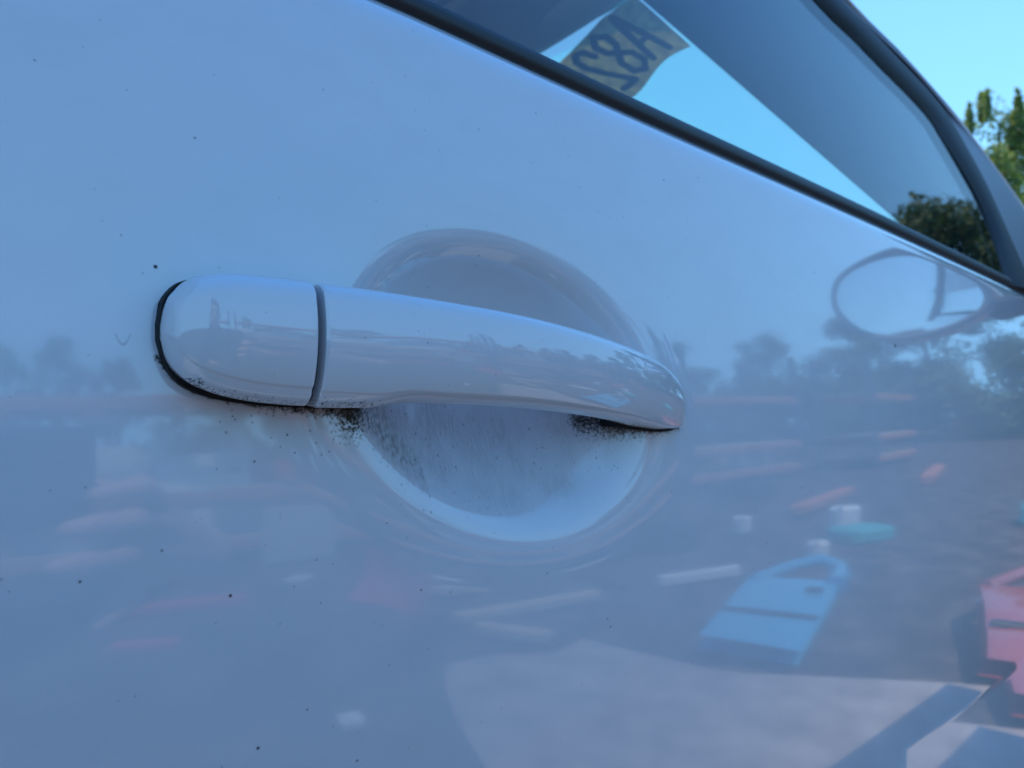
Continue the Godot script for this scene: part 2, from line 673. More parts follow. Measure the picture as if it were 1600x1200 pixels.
	# frame round the front of the glass
	var fi := on_glass([Vector2(-0.02, 1.39), Vector2(0.3, 1.325), Vector2(0.5, 1.253), Vector2(0.645, 1.1879), Vector2(0.6979, 1.1740), Vector2(0.7505, 1.1577), Vector2(0.8052, 1.1438), Vector2(0.8450, 1.1307), Vector2(0.8559, 1.1222), Vector2(0.8627, 1.1067), Vector2(0.8825, 1.0743), Vector2(0.8948, 1.0438), Vector2(0.8914, 1.0073), Vector2(0.8655, 0.9659), Vector2(0.85, 0.945)], 0.0)
	var fo := on_glass([Vector2(0.0, 1.425), Vector2(0.35, 1.352), Vector2(0.56, 1.275), Vector2(0.7063, 1.2129), Vector2(0.7647, 1.2011), Vector2(0.8243, 1.1857), Vector2(0.8807, 1.1724), Vector2(0.905, 1.1624), Vector2(0.919, 1.1544), Vector2(0.9334, 1.1383), Vector2(0.9478, 1.1083), Vector2(0.9554, 1.0706), Vector2(0.9508, 1.0315), Vector2(0.9505, 0.9869), Vector2(0.955, 0.94)], 0.0)
	var fr := Pile.new()
	var fi2 := resample(fi, 70)
	var fo2 := resample(fo, 70)
	ribbon(fr, fi2, fo2, 8, 0.007, true)
	put("window_frame", fr.mesh(), mats.black_trim, c)
	# windscreen pillar: a darker violet-grey face and a thin white outer edge
	var pa := resample(on_glass([Vector2(0.0, 1.427), Vector2(0.35, 1.354), Vector2(0.56, 1.277), Vector2(0.7063, 1.2135), Vector2(0.8343, 1.1860), Vector2(0.91, 1.1615), Vector2(0.9334, 1.1383), Vector2(0.9478, 1.1083), Vector2(0.9554, 1.0706), Vector2(0.9508, 1.0315), Vector2(0.9505, 0.9869), Vector2(0.955, 0.93)], 0.002), 80)
	var pb := resample(on_glass([Vector2(0.02, 1.432), Vector2(0.36, 1.359), Vector2(0.57, 1.281), Vector2(0.7126, 1.2165), Vector2(0.845, 1.1909), Vector2(0.9333, 1.165), Vector2(0.9711, 1.1508), Vector2(1.0126, 1.1279), Vector2(1.0693, 1.0938), Vector2(1.1136, 1.066), Vector2(1.2, 1.01), Vector2(1.36, 0.93)], 0.004), 80)
	var cover := []
	rows = []
	for i in pa.size():
		var a: Vector3 = pa[i]
		var b: Vector3 = pb[i]
		var out := (b - a).normalized()
		var r := PackedVector3Array()
		for t in [0.0, 0.25, 0.5, 0.7, 0.82]:
			r.append(a.lerp(b, t) + Vector3(0, 0, 0.003 * sin(t * PI)))
		cover.append(r)
		var e := PackedVector3Array()
		for k: Vector2 in [Vector2(0.82, -0.001), Vector2(0.84, 0.0022), Vector2(0.90, 0.0026), Vector2(0.96, 0.0012)]:
			e.append(a.lerp(b, k.x) + Vector3(0, 0, k.y))
		e.append(b + Vector3(0, 0, -0.0006))
		e.append(b + out * 0.0015 + Vector3(0, 0, -0.003))
		e.append(b + out * 0.0015 + Vector3(0, 0, -0.012))
		e.append(b - out * 0.002 + Vector3(0, 0, -0.03))
		rows.append(e)
	var pl := Pile.new()
	sheet(pl, rows, false, true)
	var pillar := put("windscreen_pillar", pl.mesh(), mats.white, c)
	var pc := Pile.new()
	sheet(pc, cover, false, true)
	put("pillar_face", pc.mesh(), mats.cover, pillar)
	# inner pillar trim: from the frame in to the edge of the windscreen
	var ti := []
	var to := []
	for i in 40:
		var v := lerpf(-0.12, 1.0, i / 39.0)
		ti.append(screen_edge(v))
	var outer_line := resample([Vector3(0.57, 1.278, -0.152), Vector3(0.7126, 1.2135, -0.140), Vector3(0.845, 1.188, -0.137), Vector3(0.9333, 1.160, -0.131), Vector3(0.9711, 1.146, -0.130), Vector3(1.1136, 1.062, -0.108), Vector3(1.36, 0.925, -0.09)], 40)
	for i in 40:
		to.append(outer_line[i])
	var tr := Pile.new()
	rows = []
	for i in 40:
		var r := PackedVector3Array()
		for j in 9:
			var t := j / 8.0
			r.append((to[i] as Vector3).lerp(ti[i], t) + Vector3(-0.006, -0.006, 0.0) * sin(t * PI))
		rows.append(r)
	sheet(tr, rows, false, true)
	put("pillar_trim", tr.mesh(), mats.plastic, c)
	# windscreen
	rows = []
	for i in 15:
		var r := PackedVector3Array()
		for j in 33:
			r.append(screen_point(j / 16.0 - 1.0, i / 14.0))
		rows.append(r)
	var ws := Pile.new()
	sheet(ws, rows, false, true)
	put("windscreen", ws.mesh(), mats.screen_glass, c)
	# far pillar
	var fp := Pile.new()
	for i in 10:
		var a := screen_point(-1.0, i / 10.0)
		var b := screen_point(-1.0, (i + 1) / 10.0)
		fp.tube(a + Vector3(0, 0, -0.05), b + Vector3(0, 0, -0.05), 0.055, 0.055, 10)
	put("far_pillar", fp.mesh(), mats.plastic, c)
	# roof and headlining
	var head := []
	var roof := []
	for i in 14:
		var t := i / 13.0
		var rh := PackedVector3Array()
		var rr := PackedVector3Array()
		for j in 33:
			var u := j / 16.0 - 1.0
			var e := screen_point(u, 0.0)
			var k := 1.0 - u * u
			var back := Vector3(-1.15, 1.36 + 0.07 * k, -0.83 + 0.55 * u)
			var q := e.lerp(back, t) + Vector3(0, 0.05 * sin(t * PI), 0.0)
			rh.append(q)
			rr.append(q + Vector3(0, 0.035, 0.0) + Vector3(0, 0, 0.05 * u))
		head.append(rh)
		roof.append(rr)
	var hl := Pile.new()
	sheet(hl, head, false, false)
	put("headlining", hl.mesh(), mats.lining, c)
	var rf := Pile.new()
	sheet(rf, roof, false, true)
	put("roof", rf.mesh(), mats.white, c)
	# roof side rail between the frame and the headlining
	var rl := Pile.new()
	var ra := []
	var rb := []
	for i in 30:
		var t := i / 29.0
		ra.append(resample([pb[0], pb[8], pb[16], pb[24]], 30)[29 - i])
		rb.append(screen_point(1.0, 0.0).lerp(Vector3(-1.15, 1.36, -0.28), t * 0.55) + Vector3(0, 0.05 * sin(t * 0.55 * PI), 0))
	ribbon(rl, ra, rb, 4, 0.0)
	put("roof_rail", rl.mesh(), mats.lining, c)
	var hb := Pile.new()
	rows = []
	for j in 33:
		var u := j / 16.0 - 1.0
		var e := screen_point(u, 0.0)
		var r := PackedVector3Array()
		for k in 10:
			var a := TAU * k / 10.0
			r.append(e + Vector3(-0.03 + 0.03 * cos(a), 0.004 + 0.012 * sin(a), 0))
		rows.append(r)
	sheet(hb, rows, true)
	put("windscreen_header", hb.mesh(), mats.lining, c)
	var vz := Pile.new()
	vz.box(Vector3(0.66, 1.345, -0.52), Vector3(0.15, 0.016, 0.30), Basis(Vector3.FORWARD, 0.12), 0.006)
	put("sun_visor", vz.mesh(), mats.lining, c)
	# dashboard, wheel, seats
	var ds := Pile.new()
	ds.box(Vector3(1.02, 0.80, -0.83), Vector3(0.42, 0.22, 1.36), Basis.IDENTITY, 0.06)
	put("dashboard", ds.mesh(), mats.plastic, c)
	var sw := Pile.new()
	rows = []
	for i in 36:
		var a := TAU * i / 36.0
		var r := PackedVector3Array()
		for k in 8:
			var b := TAU * k / 8.0
			var rad := 0.18 + 0.014 * cos(b)
			r.append(Vector3(0.68 + 0.014 * sin(b), 0, -0.45) + Vector3(0.35 * rad * sin(a), 0.92 + 0.93 * rad * sin(a), rad * cos(a)))
		rows.append(r)
	rows.append(rows[0])
	sheet(sw, rows, true)
	sw.box(Vector3(0.70, 0.92, -0.45), Vector3(0.05, 0.10, 0.30), Basis.IDENTITY, 0.02)
	put("steering_wheel", sw.mesh(), mats.rubber, c)
	for z: float in [-0.45, -1.22]:
		var s := Pile.new()
		s.box(Vector3(0.16, 0.52, z), Vector3(0.50, 0.16, 0.48), Basis(Vector3.BACK, 0.12), 0.05)
		s.box(Vector3(-0.13, 0.80, z), Vector3(0.14, 0.58, 0.46), Basis(Vector3.BACK, 0.30), 0.05)
		var so := put("seat", s.mesh(), mats.seat, c)
		var h := Pile.new()
		h.box(Vector3(-0.25, 1.19, z), Vector3(0.10, 0.17, 0.26), Basis(Vector3.BACK, 0.25), 0.04)
		put("headrest", h.mesh(), mats.seat, so)
	# pillar behind the front door
	var bp := Pile.new()
	bp.box(Vector3(-0.08, 1.19, -0.105), Vector3(0.12, 0.46, 0.03), Basis(Vector3.RIGHT, -0.36), 0.008)
	put("centre_pillar", bp.mesh(), mats.black_trim, c)
	wing_mirror(c)


func wheel_shape(p: Pile, at: Vector3, r: float, w: float) -> void:
	var rows := []
	for i in 33:
		var a := -TAU * i / 32.0
		var q := PackedVector3Array()
		for k: Vector2 in [Vector2(0.62, -0.45), Vector2(0.92, -0.5), Vector2(1.0, -0.38), Vector2(1.0, 0.38), Vector2(0.92, 0.5), Vector2(0.62, 0.45)]:
			q.append(at + Vector3(cos(a) * r * k.x, sin(a) * r * k.x, w * k.y))
		rows.append(q)
	sheet(p, rows, false, false)


func wing_mirror(c: Node3D) -> void:
	# outline of the shell in z (away from the car) and y
	var outline := [Vector2(0.016, 0.962), Vector2(0.024, 0.944), Vector2(0.060, 0.931), Vector2(0.105, 0.926), Vector2(0.150, 0.930), Vector2(0.186, 0.946), Vector2(0.208, 0.975), Vector2(0.213, 1.002), Vector2(0.202, 1.030), Vector2(0.178, 1.046), Vector2(0.140, 1.054), Vector2(0.105, 1.054), Vector2(0.066, 1.040), Vector2(0.034, 1.012), Vector2(0.018, 0.984)]
	var mid := Vector2(0.115, 0.99)
	var line := []
	var ring := outline.map(func(q): return Vector3(0, q.y, q.x))
	ring.append(ring[0])
	line = resample(ring, 49)
	line.pop_back()
	var rows := []
	for k: Vector2 in [Vector2(0.955, 0.86), Vector2(0.945, 0.89), Vector2(0.942, 0.965), Vector2(0.945, 1.0), Vector2(0.965, 1.02), Vector2(0.990, 0.99), Vector2(1.015, 0.90), Vector2(1.035, 0.74), Vector2(1.047, 0.5), Vector2(1.052, 0.2), Vector2(1.053, 0.01)]:
		var r := PackedVector3Array()
		for q: Vector3 in line:
			r.append(Vector3(k.x, mid.y + (q.y - mid.y) * k.y, mid.x + (q.z - mid.x) * k.y))
		rows.append(r)
	var p := Pile.new()
	sheet(p, rows.slice(3), true, true)
	var m := put("wing_mirror", p.mesh(), mats.white, c)
	var bz := Pile.new()
	sheet(bz, rows.slice(0, 4), true, true)
	put("mirror_bezel", bz.mesh(), mats.bezel, m)
	var g := Pile.new()
	rows = []
	for k in 8:
		var s := 0.87 * (1.0 - k / 7.0) + 0.001
		var r := PackedVector3Array()
		for q: Vector3 in line:
			var z := mid.x + (q.z - mid.x) * s
			# the glass is turned in a little towards the driver
			r.append(Vector3(0.955 - (z - mid.x) * 0.205 - 0.003 * (1.0 - s * s), mid.y + (q.y - mid.y) * s, z))
		rows.append(r)
	sheet(g, rows, true, false)
	put("mirror_glass", g.mesh(), mats.mirror, m)
	var arm := Pile.new()
	arm.box(Vector3(0.985, 0.946, 0.005), Vector3(0.06, 0.022, 0.07), Basis.IDENTITY, 0.008)
	put("mirror_arm", arm.mesh(), mats.black_trim, m)


# ---------------------------------------------------------------- the handle
func section(x: float, yt: float, yb: float, zo: float, zi: float, crease: float, soft: float, under := 0.012) -> PackedVector3Array:
	# one cut through the handle: round top, gently crowned face, crease, bevel underneath, flat back
	var h := yt - yb
	var mid := lerpf(yb, yt, 0.58)
	var yc := yb + minf(crease, h * 0.3)
	var face := func(y: float) -> float: return zo - (y - mid) * (y - mid) / 0.085
	var rt := minf(soft, h * 0.25)
	var deep := zo - zi
	var pts := []
	pts.append(Vector2(yt - rt * 0.6, zi))
	pts.append(Vector2(yt - rt * 0.12, lerpf(zi, zo, 0.35)))
	for k in 6:
		var a := k / 5.0 * PI * 0.5
		pts.append(Vector2(yt - rt * (1.0 - cos(a)), face.call(yt - rt) - minf(rt * 1.15, deep * 0.6) * (1.0 - sin(a))))
	for k in range(1, 8):
		var y := lerpf(yt - rt, yc + 0.0012, k / 8.0)
		pts.append(Vector2(y, face.call(y)))
	var zc: float = face.call(yc)
	pts.append(Vector2(yc + 0.0008, face.call(yc + 0.0008)))
	pts.append(Vector2(yc, zc - 0.0003))
	pts.append(Vector2(yc - 0.0007, zc - 0.0011))
	var dz := minf(under, deep * 0.62)
	pts.append(Vector2(lerpf(yc, yb, 0.45), zc - dz * 0.25))
	pts.append(Vector2(lerpf(yc, yb, 0.78), zc - dz * 0.55))
	pts.append(Vector2(lerpf(yc, yb, 0.95), zc - dz * 0.82))
	pts.append(Vector2(yb, zc - dz))
	pts.append(Vector2(yb + h * 0.02, lerpf(zc - dz, zi, 0.6)))
	pts.append(Vector2(yb + h * 0.06, zi))
	var out := PackedVector3Array()
	for q: Vector2 in pts:
		out.append(Vector3(x, q.x, q.y))
	return out


func closed(rows: Array, flat_first: bool, flat_last: bool) -> Pile:
	var p := Pile.new()
	sheet(p, rows, true, true)
	for e in 2:
		if (e == 0 and not flat_first) or (e == 1 and not flat_last): continue
		var r: PackedVector3Array = rows[-1] if e else rows[0]
		var mid := Vector3.ZERO
		for q in r: mid += q / r.size()
		for i in r.size():
			var a := r[i]
			var b := r[(i + 1) % r.size()]
			var f := p.v.size()
			var n := Vector3.RIGHT if e else Vector3.LEFT
			p.v.append_array(PackedVector3Array([mid, a, b]))
			p.n.append_array(PackedVector3Array([n, n, n]))
			if (a - mid).cross(b - mid).dot(n) > 0: p.idx.append_array(PackedInt32Array([f, f + 2, f + 1]))
			else: p.idx.append_array(PackedInt32Array([f, f + 1, f + 2]))
	return p


func handle(c: Node3D) -> void:
	var soiled := grip_paint()
	# ---- grip
	var top_x := [0.1055, 0.1281, 0.151, 0.1783, 0.2122, 0.246, 0.2714, 0.2897, 0.2995, 0.3040, 0.3055]
	var top_y := [0.8740, 0.8727, 0.8708, 0.8684, 0.8644, 0.8594, 0.8545, 0.8482, 0.8418, 0.8360, 0.8310]
	var bot_x := [0.1055, 0.120, 0.1259, 0.1345, 0.1537, 0.1822, 0.2169, 0.2435, 0.2688, 0.290, 0.2990, 0.3040, 0.3055]
	var bot_y := [0.8351, 0.8348, 0.8348, 0.8360, 0.8357, 0.8342, 0.8309, 0.8276, 0.8240, 0.8220, 0.8232, 0.8262, 0.8300]
	var out_x := [0.1055, 0.130, 0.155, 0.185, 0.215, 0.245, 0.270, 0.288, 0.299, 0.304, 0.3056]
	var out_z := [0.0205, 0.0245, 0.0285, 0.0300, 0.0280, 0.0235, 0.0175, 0.0120, 0.0075, 0.0035, 0.0005]
	var in_x := [0.1055, 0.126, 0.136, 0.150, 0.185, 0.225, 0.250, 0.265, 0.306]
	var in_z := [-0.002, -0.002, 0.006, 0.0135, 0.0165, 0.0130, 0.004, -0.010, -0.012]
	var rows := []
	for x in steps([0.1068, 0.0004, 0.1080, 0.0024, 0.290, 0.0012, 0.302, 0.0005, 0.3056]):
		var lip := clampf((x - 0.1068) / 0.0010, 0.0, 1.0)
		var s := 0.0006 * (1.0 - sqrt(lip * (2.0 - lip)))
		rows.append(section(x, smooth_table(top_x, top_y, x) - s, smooth_table(bot_x, bot_y, x) + s, smooth_table(out_x, out_z, x) - s, minf(smooth_table(in_x, in_z, x), smooth_table(out_x, out_z, x) - 0.003), table([0.11, 0.15, 0.25, 0.30], [0.0050, 0.0038, 0.0032, 0.0015], x), 0.0055, table([0.11, 0.125, 0.15], [0.0055, 0.0065, 0.012], x)))
	var grip := put("door_handle", handle_uvs(closed(rows, true, true)).mesh(), soiled, c)
	# ---- rear cap over the lock side
	var cap_tx := [0.0643, 0.0650, 0.0671, 0.0698, 0.0742, 0.0808, 0.0915, 0.1070]
	var cap_ty := [0.8590, 0.8646, 0.8691, 0.8721, 0.8738, 0.8746, 0.8747, 0.8744]
	var cap_bx := [0.0643, 0.0656, 0.0688, 0.0747, 0.0837, 0.0971, 0.1070]
	var cap_by := [0.8555, 0.8498, 0.8442, 0.8403, 0.8378, 0.8361, 0.8355]
	rows = []
	for x in steps([0.0643, 0.0003, 0.066, 0.0008, 0.074, 0.0025, 0.1030, 0.0004, 0.1042]):
		var lip := clampf((0.1042 - x) / 0.0010, 0.0, 1.0)
		var s := 0.0006 * (1.0 - sqrt(lip * (2.0 - lip)))
		var t := clampf((x - 0.0643) / 0.022, 0.0, 1.0)
		var zo := 0.0030 + 0.0160 * pow(1.0 - pow(1.0 - t, 2.6), 0.55) + 0.0016 * clampf((x - 0.07) / 0.037, 0.0, 1.0)
		rows.append(section(x, smooth_table(cap_tx, cap_ty, x) - s, smooth_table(cap_bx, cap_by, x) + s, zo - s, -0.001, 0.0055, 0.0065, 0.0055))
	put("end_cap", handle_uvs(closed(rows, true, true)).mesh(), soiled, grip)
	# ---- strip seen down in the gap between cap and grip
	rows = []
	for x in [0.1034, 0.1076]:
		rows.append(section(x, 0.8722, 0.8366, 0.0150, -0.001, 0.004, 0.004, 0.004))
	put("gap_insert", closed(rows, true, true).mesh(), mats.insert, grip)
	# ---- rubber pad under the cap and under the front foot
	var pad := Pile.new()
	var o := PackedVector2Array()
	for x in steps([0.0640, 0.001, 0.072, 0.004, 0.129]):
		o.append(Vector2(x, smooth_table(cap_bx + [0.13], cap_by + [0.8346], x + 0.0002) - 0.0005))
	var back := steps([0.0640, 0.001, 0.072, 0.004, 0.112])
	back.reverse()
	for x in back:
		o.append(Vector2(x, smooth_table(cap_tx, cap_ty, x + 0.0004) - 0.0002))
	slab(pad, o, -0.004, 0.0008)
	put("base_gasket", pad.mesh(), mats.gasket, grip)
	var foot := Pile.new()
	var o2 := PackedVector2Array()
	for x in steps([0.2600, 0.004, 0.298, 0.0015, 0.3062]):
		o2.append(Vector2(x, smooth_table(bot_x, bot_y, x - 0.0008) - 0.0010))
	o2.append(Vector2(0.3062, 0.836))
	o2.append(Vector2(0.27, 0.842))
	o2.append(Vector2(0.26, 0.838))
	slab(foot, o2, -0.020, 0.0006)
	put("foot_gasket", foot.mesh(), mats.gasket, grip)


# ---------------------------------------------------------------- paint with specks, grime and moss
const DOOR_W := 2048
const DOOR_H := 910


func dot(im: Image, mask: Image, x: float, y: float, r: float, col: Color, strength := 1.0) -> void:
	# x, y and r in metres on the door
	var k := DOOR_W / 0.72
	var cx := x * k
	var cy := (1.0 - (y - 0.68) / 0.32) * DOOR_H
	var rr := maxf(r * k, 0.6)
	for py in range(int(cy - rr - 1), int(cy + rr + 2)):
		for px in range(int(cx - rr - 1), int(cx + rr + 2)):
			if px < 0 or py < 0 or px >= DOOR_W or py >= DOOR_H: continue
			var a := clampf(rr + 0.5 - Vector2(px + 0.5 - cx, py + 0.5 - cy).length(), 0.0, 1.0) * strength
			if a <= 0.0: continue
			im.set_pixel(px, py, im.get_pixel(px, py).lerp(col, a))
			mask.set_pixel(px, py, mask.get_pixel(px, py).lerp(Color.WHITE, a))


func patch(im: Image, mask: Image, x0: float, x1: float, y0: float, y1: float, amount: Callable, col: Callable, dull := 1.3) -> void:
	var k := DOOR_W / 0.72
	for py in range(int((1.0 - (y1 - 0.68) / 0.32) * DOOR_H), int((1.0 - (y0 - 0.68) / 0.32) * DOOR_H)):
		for px in range(int(x0 * k), int(x1 * k)):
			var x := (px + 0.5) / k
			var y := 0.68 + (1.0 - (py + 0.5) / DOOR_H) * 0.32
			var a: float = amount.call(x, y)
			if a <= 0.003: continue
			a = minf(a, 1.0)
			im.set_pixel(px, py, im.get_pixel(px, py).lerp(col.call(x, y), a))
			mask.set_pixel(px, py, mask.get_pixel(px, py).lerp(Color.WHITE, minf(1.0, a * dull)))


func noise(freq: float, seed_: int, octaves := 3) -> FastNoiseLite:
	var n := FastNoiseLite.new()
	n.noise_type = FastNoiseLite.TYPE_SIMPLEX_SMOOTH
	n.frequency = freq
	n.seed = seed_
	n.fractal_octaves = octaves
	return n


func seg(p: Vector2, a: Vector2, b: Vector2) -> float:
	return p.distance_to(Geometry2D.get_closest_point_to_segment(p, a, b))


func door_paint() -> StandardMaterial3D:
	var white := Color(1, 1, 1)
	var im := Image.create(DOOR_W, DOOR_H, false, Image.FORMAT_RGB8)
	var mask := Image.create(DOOR_W, DOOR_H, false, Image.FORMAT_RGB8)
	im.fill(white)
	mask.fill(Color.BLACK)
	var fine := noise(800.0, 3, 3)
	var mid := noise(300.0, 4, 3)
	var streak := noise(700.0, 5, 2)
	var soil := lin(0.016, 0.014, 0.011)
	var moss := lin(0.055, 0.050, 0.018)
	var film := lin(0.33, 0.31, 0.29)
	# grimy film in the lower left of the finger bowl, in fine upright streaks
	patch(im, mask, 0.128, 0.29, 0.783, 0.842, func(x: float, y: float) -> float:
		var s := streak.get_noise_2d(x * 2.4, y * 0.14) * 0.45 + fine.get_noise_2d(x * 1.6, y * 0.6) * 0.25
		var bb := bowl(x, y)
		var inside := smoothstep(0.003, 0.012, bb)
		var where := clampf(0.42 + mid.get_noise_2d(x * 0.1, y * 0.1) * 0.35 - (x - 0.16) * 2.6, 0.06, 0.5)
		return inside * where * clampf(0.55 + s * 1.1, 0.12, 1.0), func(_x: float, _y: float) -> Color: return film, 3.2)
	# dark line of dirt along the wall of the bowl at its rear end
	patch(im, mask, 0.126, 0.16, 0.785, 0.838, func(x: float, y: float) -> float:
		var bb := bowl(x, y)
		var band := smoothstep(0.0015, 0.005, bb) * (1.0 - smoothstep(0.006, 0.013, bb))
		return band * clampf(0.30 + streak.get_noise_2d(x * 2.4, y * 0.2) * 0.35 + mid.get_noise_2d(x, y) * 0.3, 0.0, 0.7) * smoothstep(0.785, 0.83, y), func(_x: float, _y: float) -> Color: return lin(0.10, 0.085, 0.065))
	# soil that has gathered along the underside of the cap
	var edge := [Vector2(0.0645, 0.850), Vector2(0.0688, 0.8442), Vector2(0.0747, 0.8403), Vector2(0.0837, 0.8378), Vector2(0.0971, 0.8361), Vector2(0.113, 0.8349), Vector2(0.130, 0.8340)]
	patch(im, mask, 0.060, 0.135, 0.818, 0.856, func(x: float, y: float) -> float:
		var d := 1.0
		for i in edge.size() - 1:
			d = minf(d, seg(Vector2(x, y), edge[i], edge[i + 1]))
		var reach := 0.0012 + 0.0030 * smoothstep(0.075, 0.125, x)
		var g := fine.get_noise_2d(x, y) * 0.55 + mid.get_noise_2d(x, y) * 0.55
		var close := clampf(1.0 - d / reach, -1.0, 1.0)
		return clampf((close + g * 1.0 - 0.25) * 1.1, 0.0, 1.0) if d < reach * 2.4 else 0.0, func(x: float, y: float) -> Color: return soil.lerp(lin(0.09, 0.08, 0.06), clampf(0.3 + fine.get_noise_2d(x * 0.6 + 3.0, y * 0.6), 0.0, 1.0) * 0.6))
	# mossy corner where the cap meets the bowl
	patch(im, mask, 0.110, 0.142, 0.815, 0.838, func(x: float, y: float) -> float:
		var d := Vector2((x - 0.1275) / 0.0085, (y - 0.8315) / 0.0085).length()
		var g := fine.get_noise_2d(x * 0.9, y * 0.9) * 0.8 + mid.get_noise_2d(x * 1.6, y * 1.6) * 0.7
		return clampf((0.85 - d + g * 1.1) * 1.0, 0.0, 0.95) if d < 1.9 else 0.0, func(x: float, y: float) -> Color: return soil.lerp(moss, clampf(0.5 + fine.get_noise_2d(x * 1.1 + 9.0, y * 1.1) * 1.8, 0.0, 1.0)))
	# soil under the front foot
	patch(im, mask, 0.225, 0.312, 0.800, 0.836, func(x: float, y: float) -> float:
		var lx := Vector2(x, y)
		var d := seg(lx, Vector2(0.250, 0.8275), Vector2(0.302, 0.8225))
		var reach := 0.0085 * smoothstep(0.312, 0.262, x) * smoothstep(0.236, 0.252, x) + 0.0008
		var g := fine.get_noise_2d(x * 0.9, y * 0.9) * 0.7 + mid.get_noise_2d(x * 1.4, y * 1.4) * 0.5
		return clampf((0.85 - d / reach + g * 0.9) * 1.0, 0.0, 1.0) if d < reach * 2.2 else 0.0, func(x: float, y: float) -> Color: return soil.lerp(lin(0.10, 0.08, 0.055), clampf(fine.get_noise_2d(x * 0.9 + 5.0, y * 0.9) * 1.7, 0.0, 1.0)))
	# specks of dust, tar and fly dirt all over the panel
	for i in 420:
		var x := 0.02 + pow(rng.randf(), 0.8) * 0.62
		var y := rng.randf_range(0.685, 0.985)
		dot(im, mask, x, y, rng.randf_range(0.00008, 0.00026), lin(0.10, 0.10, 0.10), rng.randf_range(0.15, 0.6))
	for i in 26:
		dot(im, mask, rng.randf_range(0.03, 0.45), rng.randf_range(0.70, 0.97), rng.randf_range(0.00022, 0.0004), lin(0.03, 0.03, 0.03), rng.randf_range(0.5, 0.9))
	for i in 36:
		var x := rng.randf_range(0.078, 0.135)
		dot(im, mask, x, 0.8345 - pow(rng.randf(), 3.0) * 0.022 - 0.10 * maxf(0.0, x - 0.13), rng.randf_range(0.00008, 0.00028), soil, rng.randf_range(0.4, 0.9))
	for i in 130:
		dot(im, mask, rng.randf_range(0.135, 0.275), rng.randf_range(0.79, 0.845), rng.randf_range(0.0001, 0.0004), lin(0.10, 0.09, 0.08), rng.randf_range(0.2, 0.8))
	for s: Vector3 in [Vector3(0.0645, 0.8768, 0.0005), Vector3(0.552, 0.8725, 0.0011), Vector3(0.0595, 0.699, 0.0003), Vector3(0.094, 0.729, 0.0004), Vector3(0.085, 0.778, 0.0004), Vector3(0.0445, 0.7885, 0.0003)]:
		dot(im, mask, s.x, s.y, s.z, lin(0.015, 0.015, 0.015))
	# two short hair scratches and a stone chip
	for i in 40:
		var t := i / 39.0
		dot(im, mask, 0.0535 + 0.004 * t, 0.8565 - 0.003 * sin(t * PI), 0.0001, lin(0.3, 0.3, 0.3), 0.16)
	var m := paint(lin(0.66, 0.645, 0.66))
	m.albedo_texture = ImageTexture.create_from_image(im)
	m.texture_repeat = false
	# a thin uneven dust film all over
	m.detail_enabled = true
	m.detail_blend_mode = BaseMaterial3D.BLEND_MODE_MUL
	m.detail_albedo = noise_tex(0.012, 6, [[0.0, Color(0.978, 0.978, 0.975)], [0.5, Color(0.992, 0.992, 0.992)], [1.0, Color(1, 1, 1)]], 44, 1024)
	var coat := Image.create(DOOR_W, DOOR_H, false, Image.FORMAT_RGB8)
	var raw := mask.get_data()
	var inv := PackedByteArray()
	inv.resize(raw.size())
	for i in raw.size():
		inv[i] = 255 - raw[i]
	coat = Image.create_from_data(DOOR_W, DOOR_H, false, Image.FORMAT_RGB8, inv)
	m.clearcoat_texture = ImageTexture.create_from_image(coat)
	var rough := PackedByteArray()
	rough.resize(raw.size())
	for i in raw.size():
		rough[i] = 20 + int(raw[i] * 0.85)
	m.roughness = 1.0
	m.roughness_texture = ImageTexture.create_from_image(Image.create_from_data(DOOR_W, DOOR_H, false, Image.FORMAT_RGB8, rough))
	return m


func grip_paint() -> StandardMaterial3D:
	# soil creeping up from the seat of the handle, and specks
	var w := 1280
	var h := 320
	var im := Image.create(w, h, false, Image.FORMAT_RGB8)
	im.fill(Color.WHITE)
	var fine := noise(1500.0, 31, 2)
	var mid := noise(350.0, 32, 3)
	var soil := lin(0.03, 0.027, 0.02)
	for py in h:
		for px in w:
			var x := 0.060 + px / 5120.0
			var y := 0.880 - py / 5120.0
			if y > 0.8440: continue
			var low := table([0.066, 0.0747, 0.0837, 0.0971, 0.113, 0.13, 0.15, 0.2435, 0.29], [0.850, 0.8403, 0.8378, 0.8361, 0.8350, 0.8348, 0.8357, 0.8276, 0.822], x)
			var thick := table([0.066, 0.085, 0.100, 0.118, 0.135, 0.15, 0.25, 0.30], [0.0004, 0.0020, 0.0014, 0.0032, 0.0014, 0.0006, 0.0004, 0.0003], x)
			var d := (y - low) / thick
			var g := fine.get_noise_2d(x, y) * 0.6 + mid.get_noise_2d(x, y * 1.6) * 0.7
			var a := clampf((0.7 - d + g * 1.6) * 0.8, 0.0, 0.85)
			if a > 0.0: im.set_pixel(px, py, Color.WHITE.lerp(soil, a * clampf(0.35 + fine.get_noise_2d(x * 0.7, y * 0.7) * 2.0, 0.0, 1.0)))
	for i in 80:
		var px := rng.randi_range(0, w - 3)
		var py := rng.randi_range(0, h - 3)
		var k := Color.WHITE.lerp(lin(0.04, 0.04, 0.04), rng.randf_range(0.1, 0.6))
		im.set_pixel(px, py, k)
		if rng.randf() < 0.5: im.set_pixel(px + 1, py, k)
		if rng.randf() < 0.3: im.fill_rect(Rect2i(px, py, 2, 2), k)
	var m := paint(lin(0.64, 0.63, 0.645))
	m.albedo_texture = ImageTexture.create_from_image(im)
	m.texture_repeat = false
	return m


func handle_uvs(p: Pile) -> Pile:
	p.uv.clear()
	for q in p.v:
		p.uv.append(Vector2((q.x - 0.060) * 4.0, (0.880 - q.y) * 16.0))
	return p


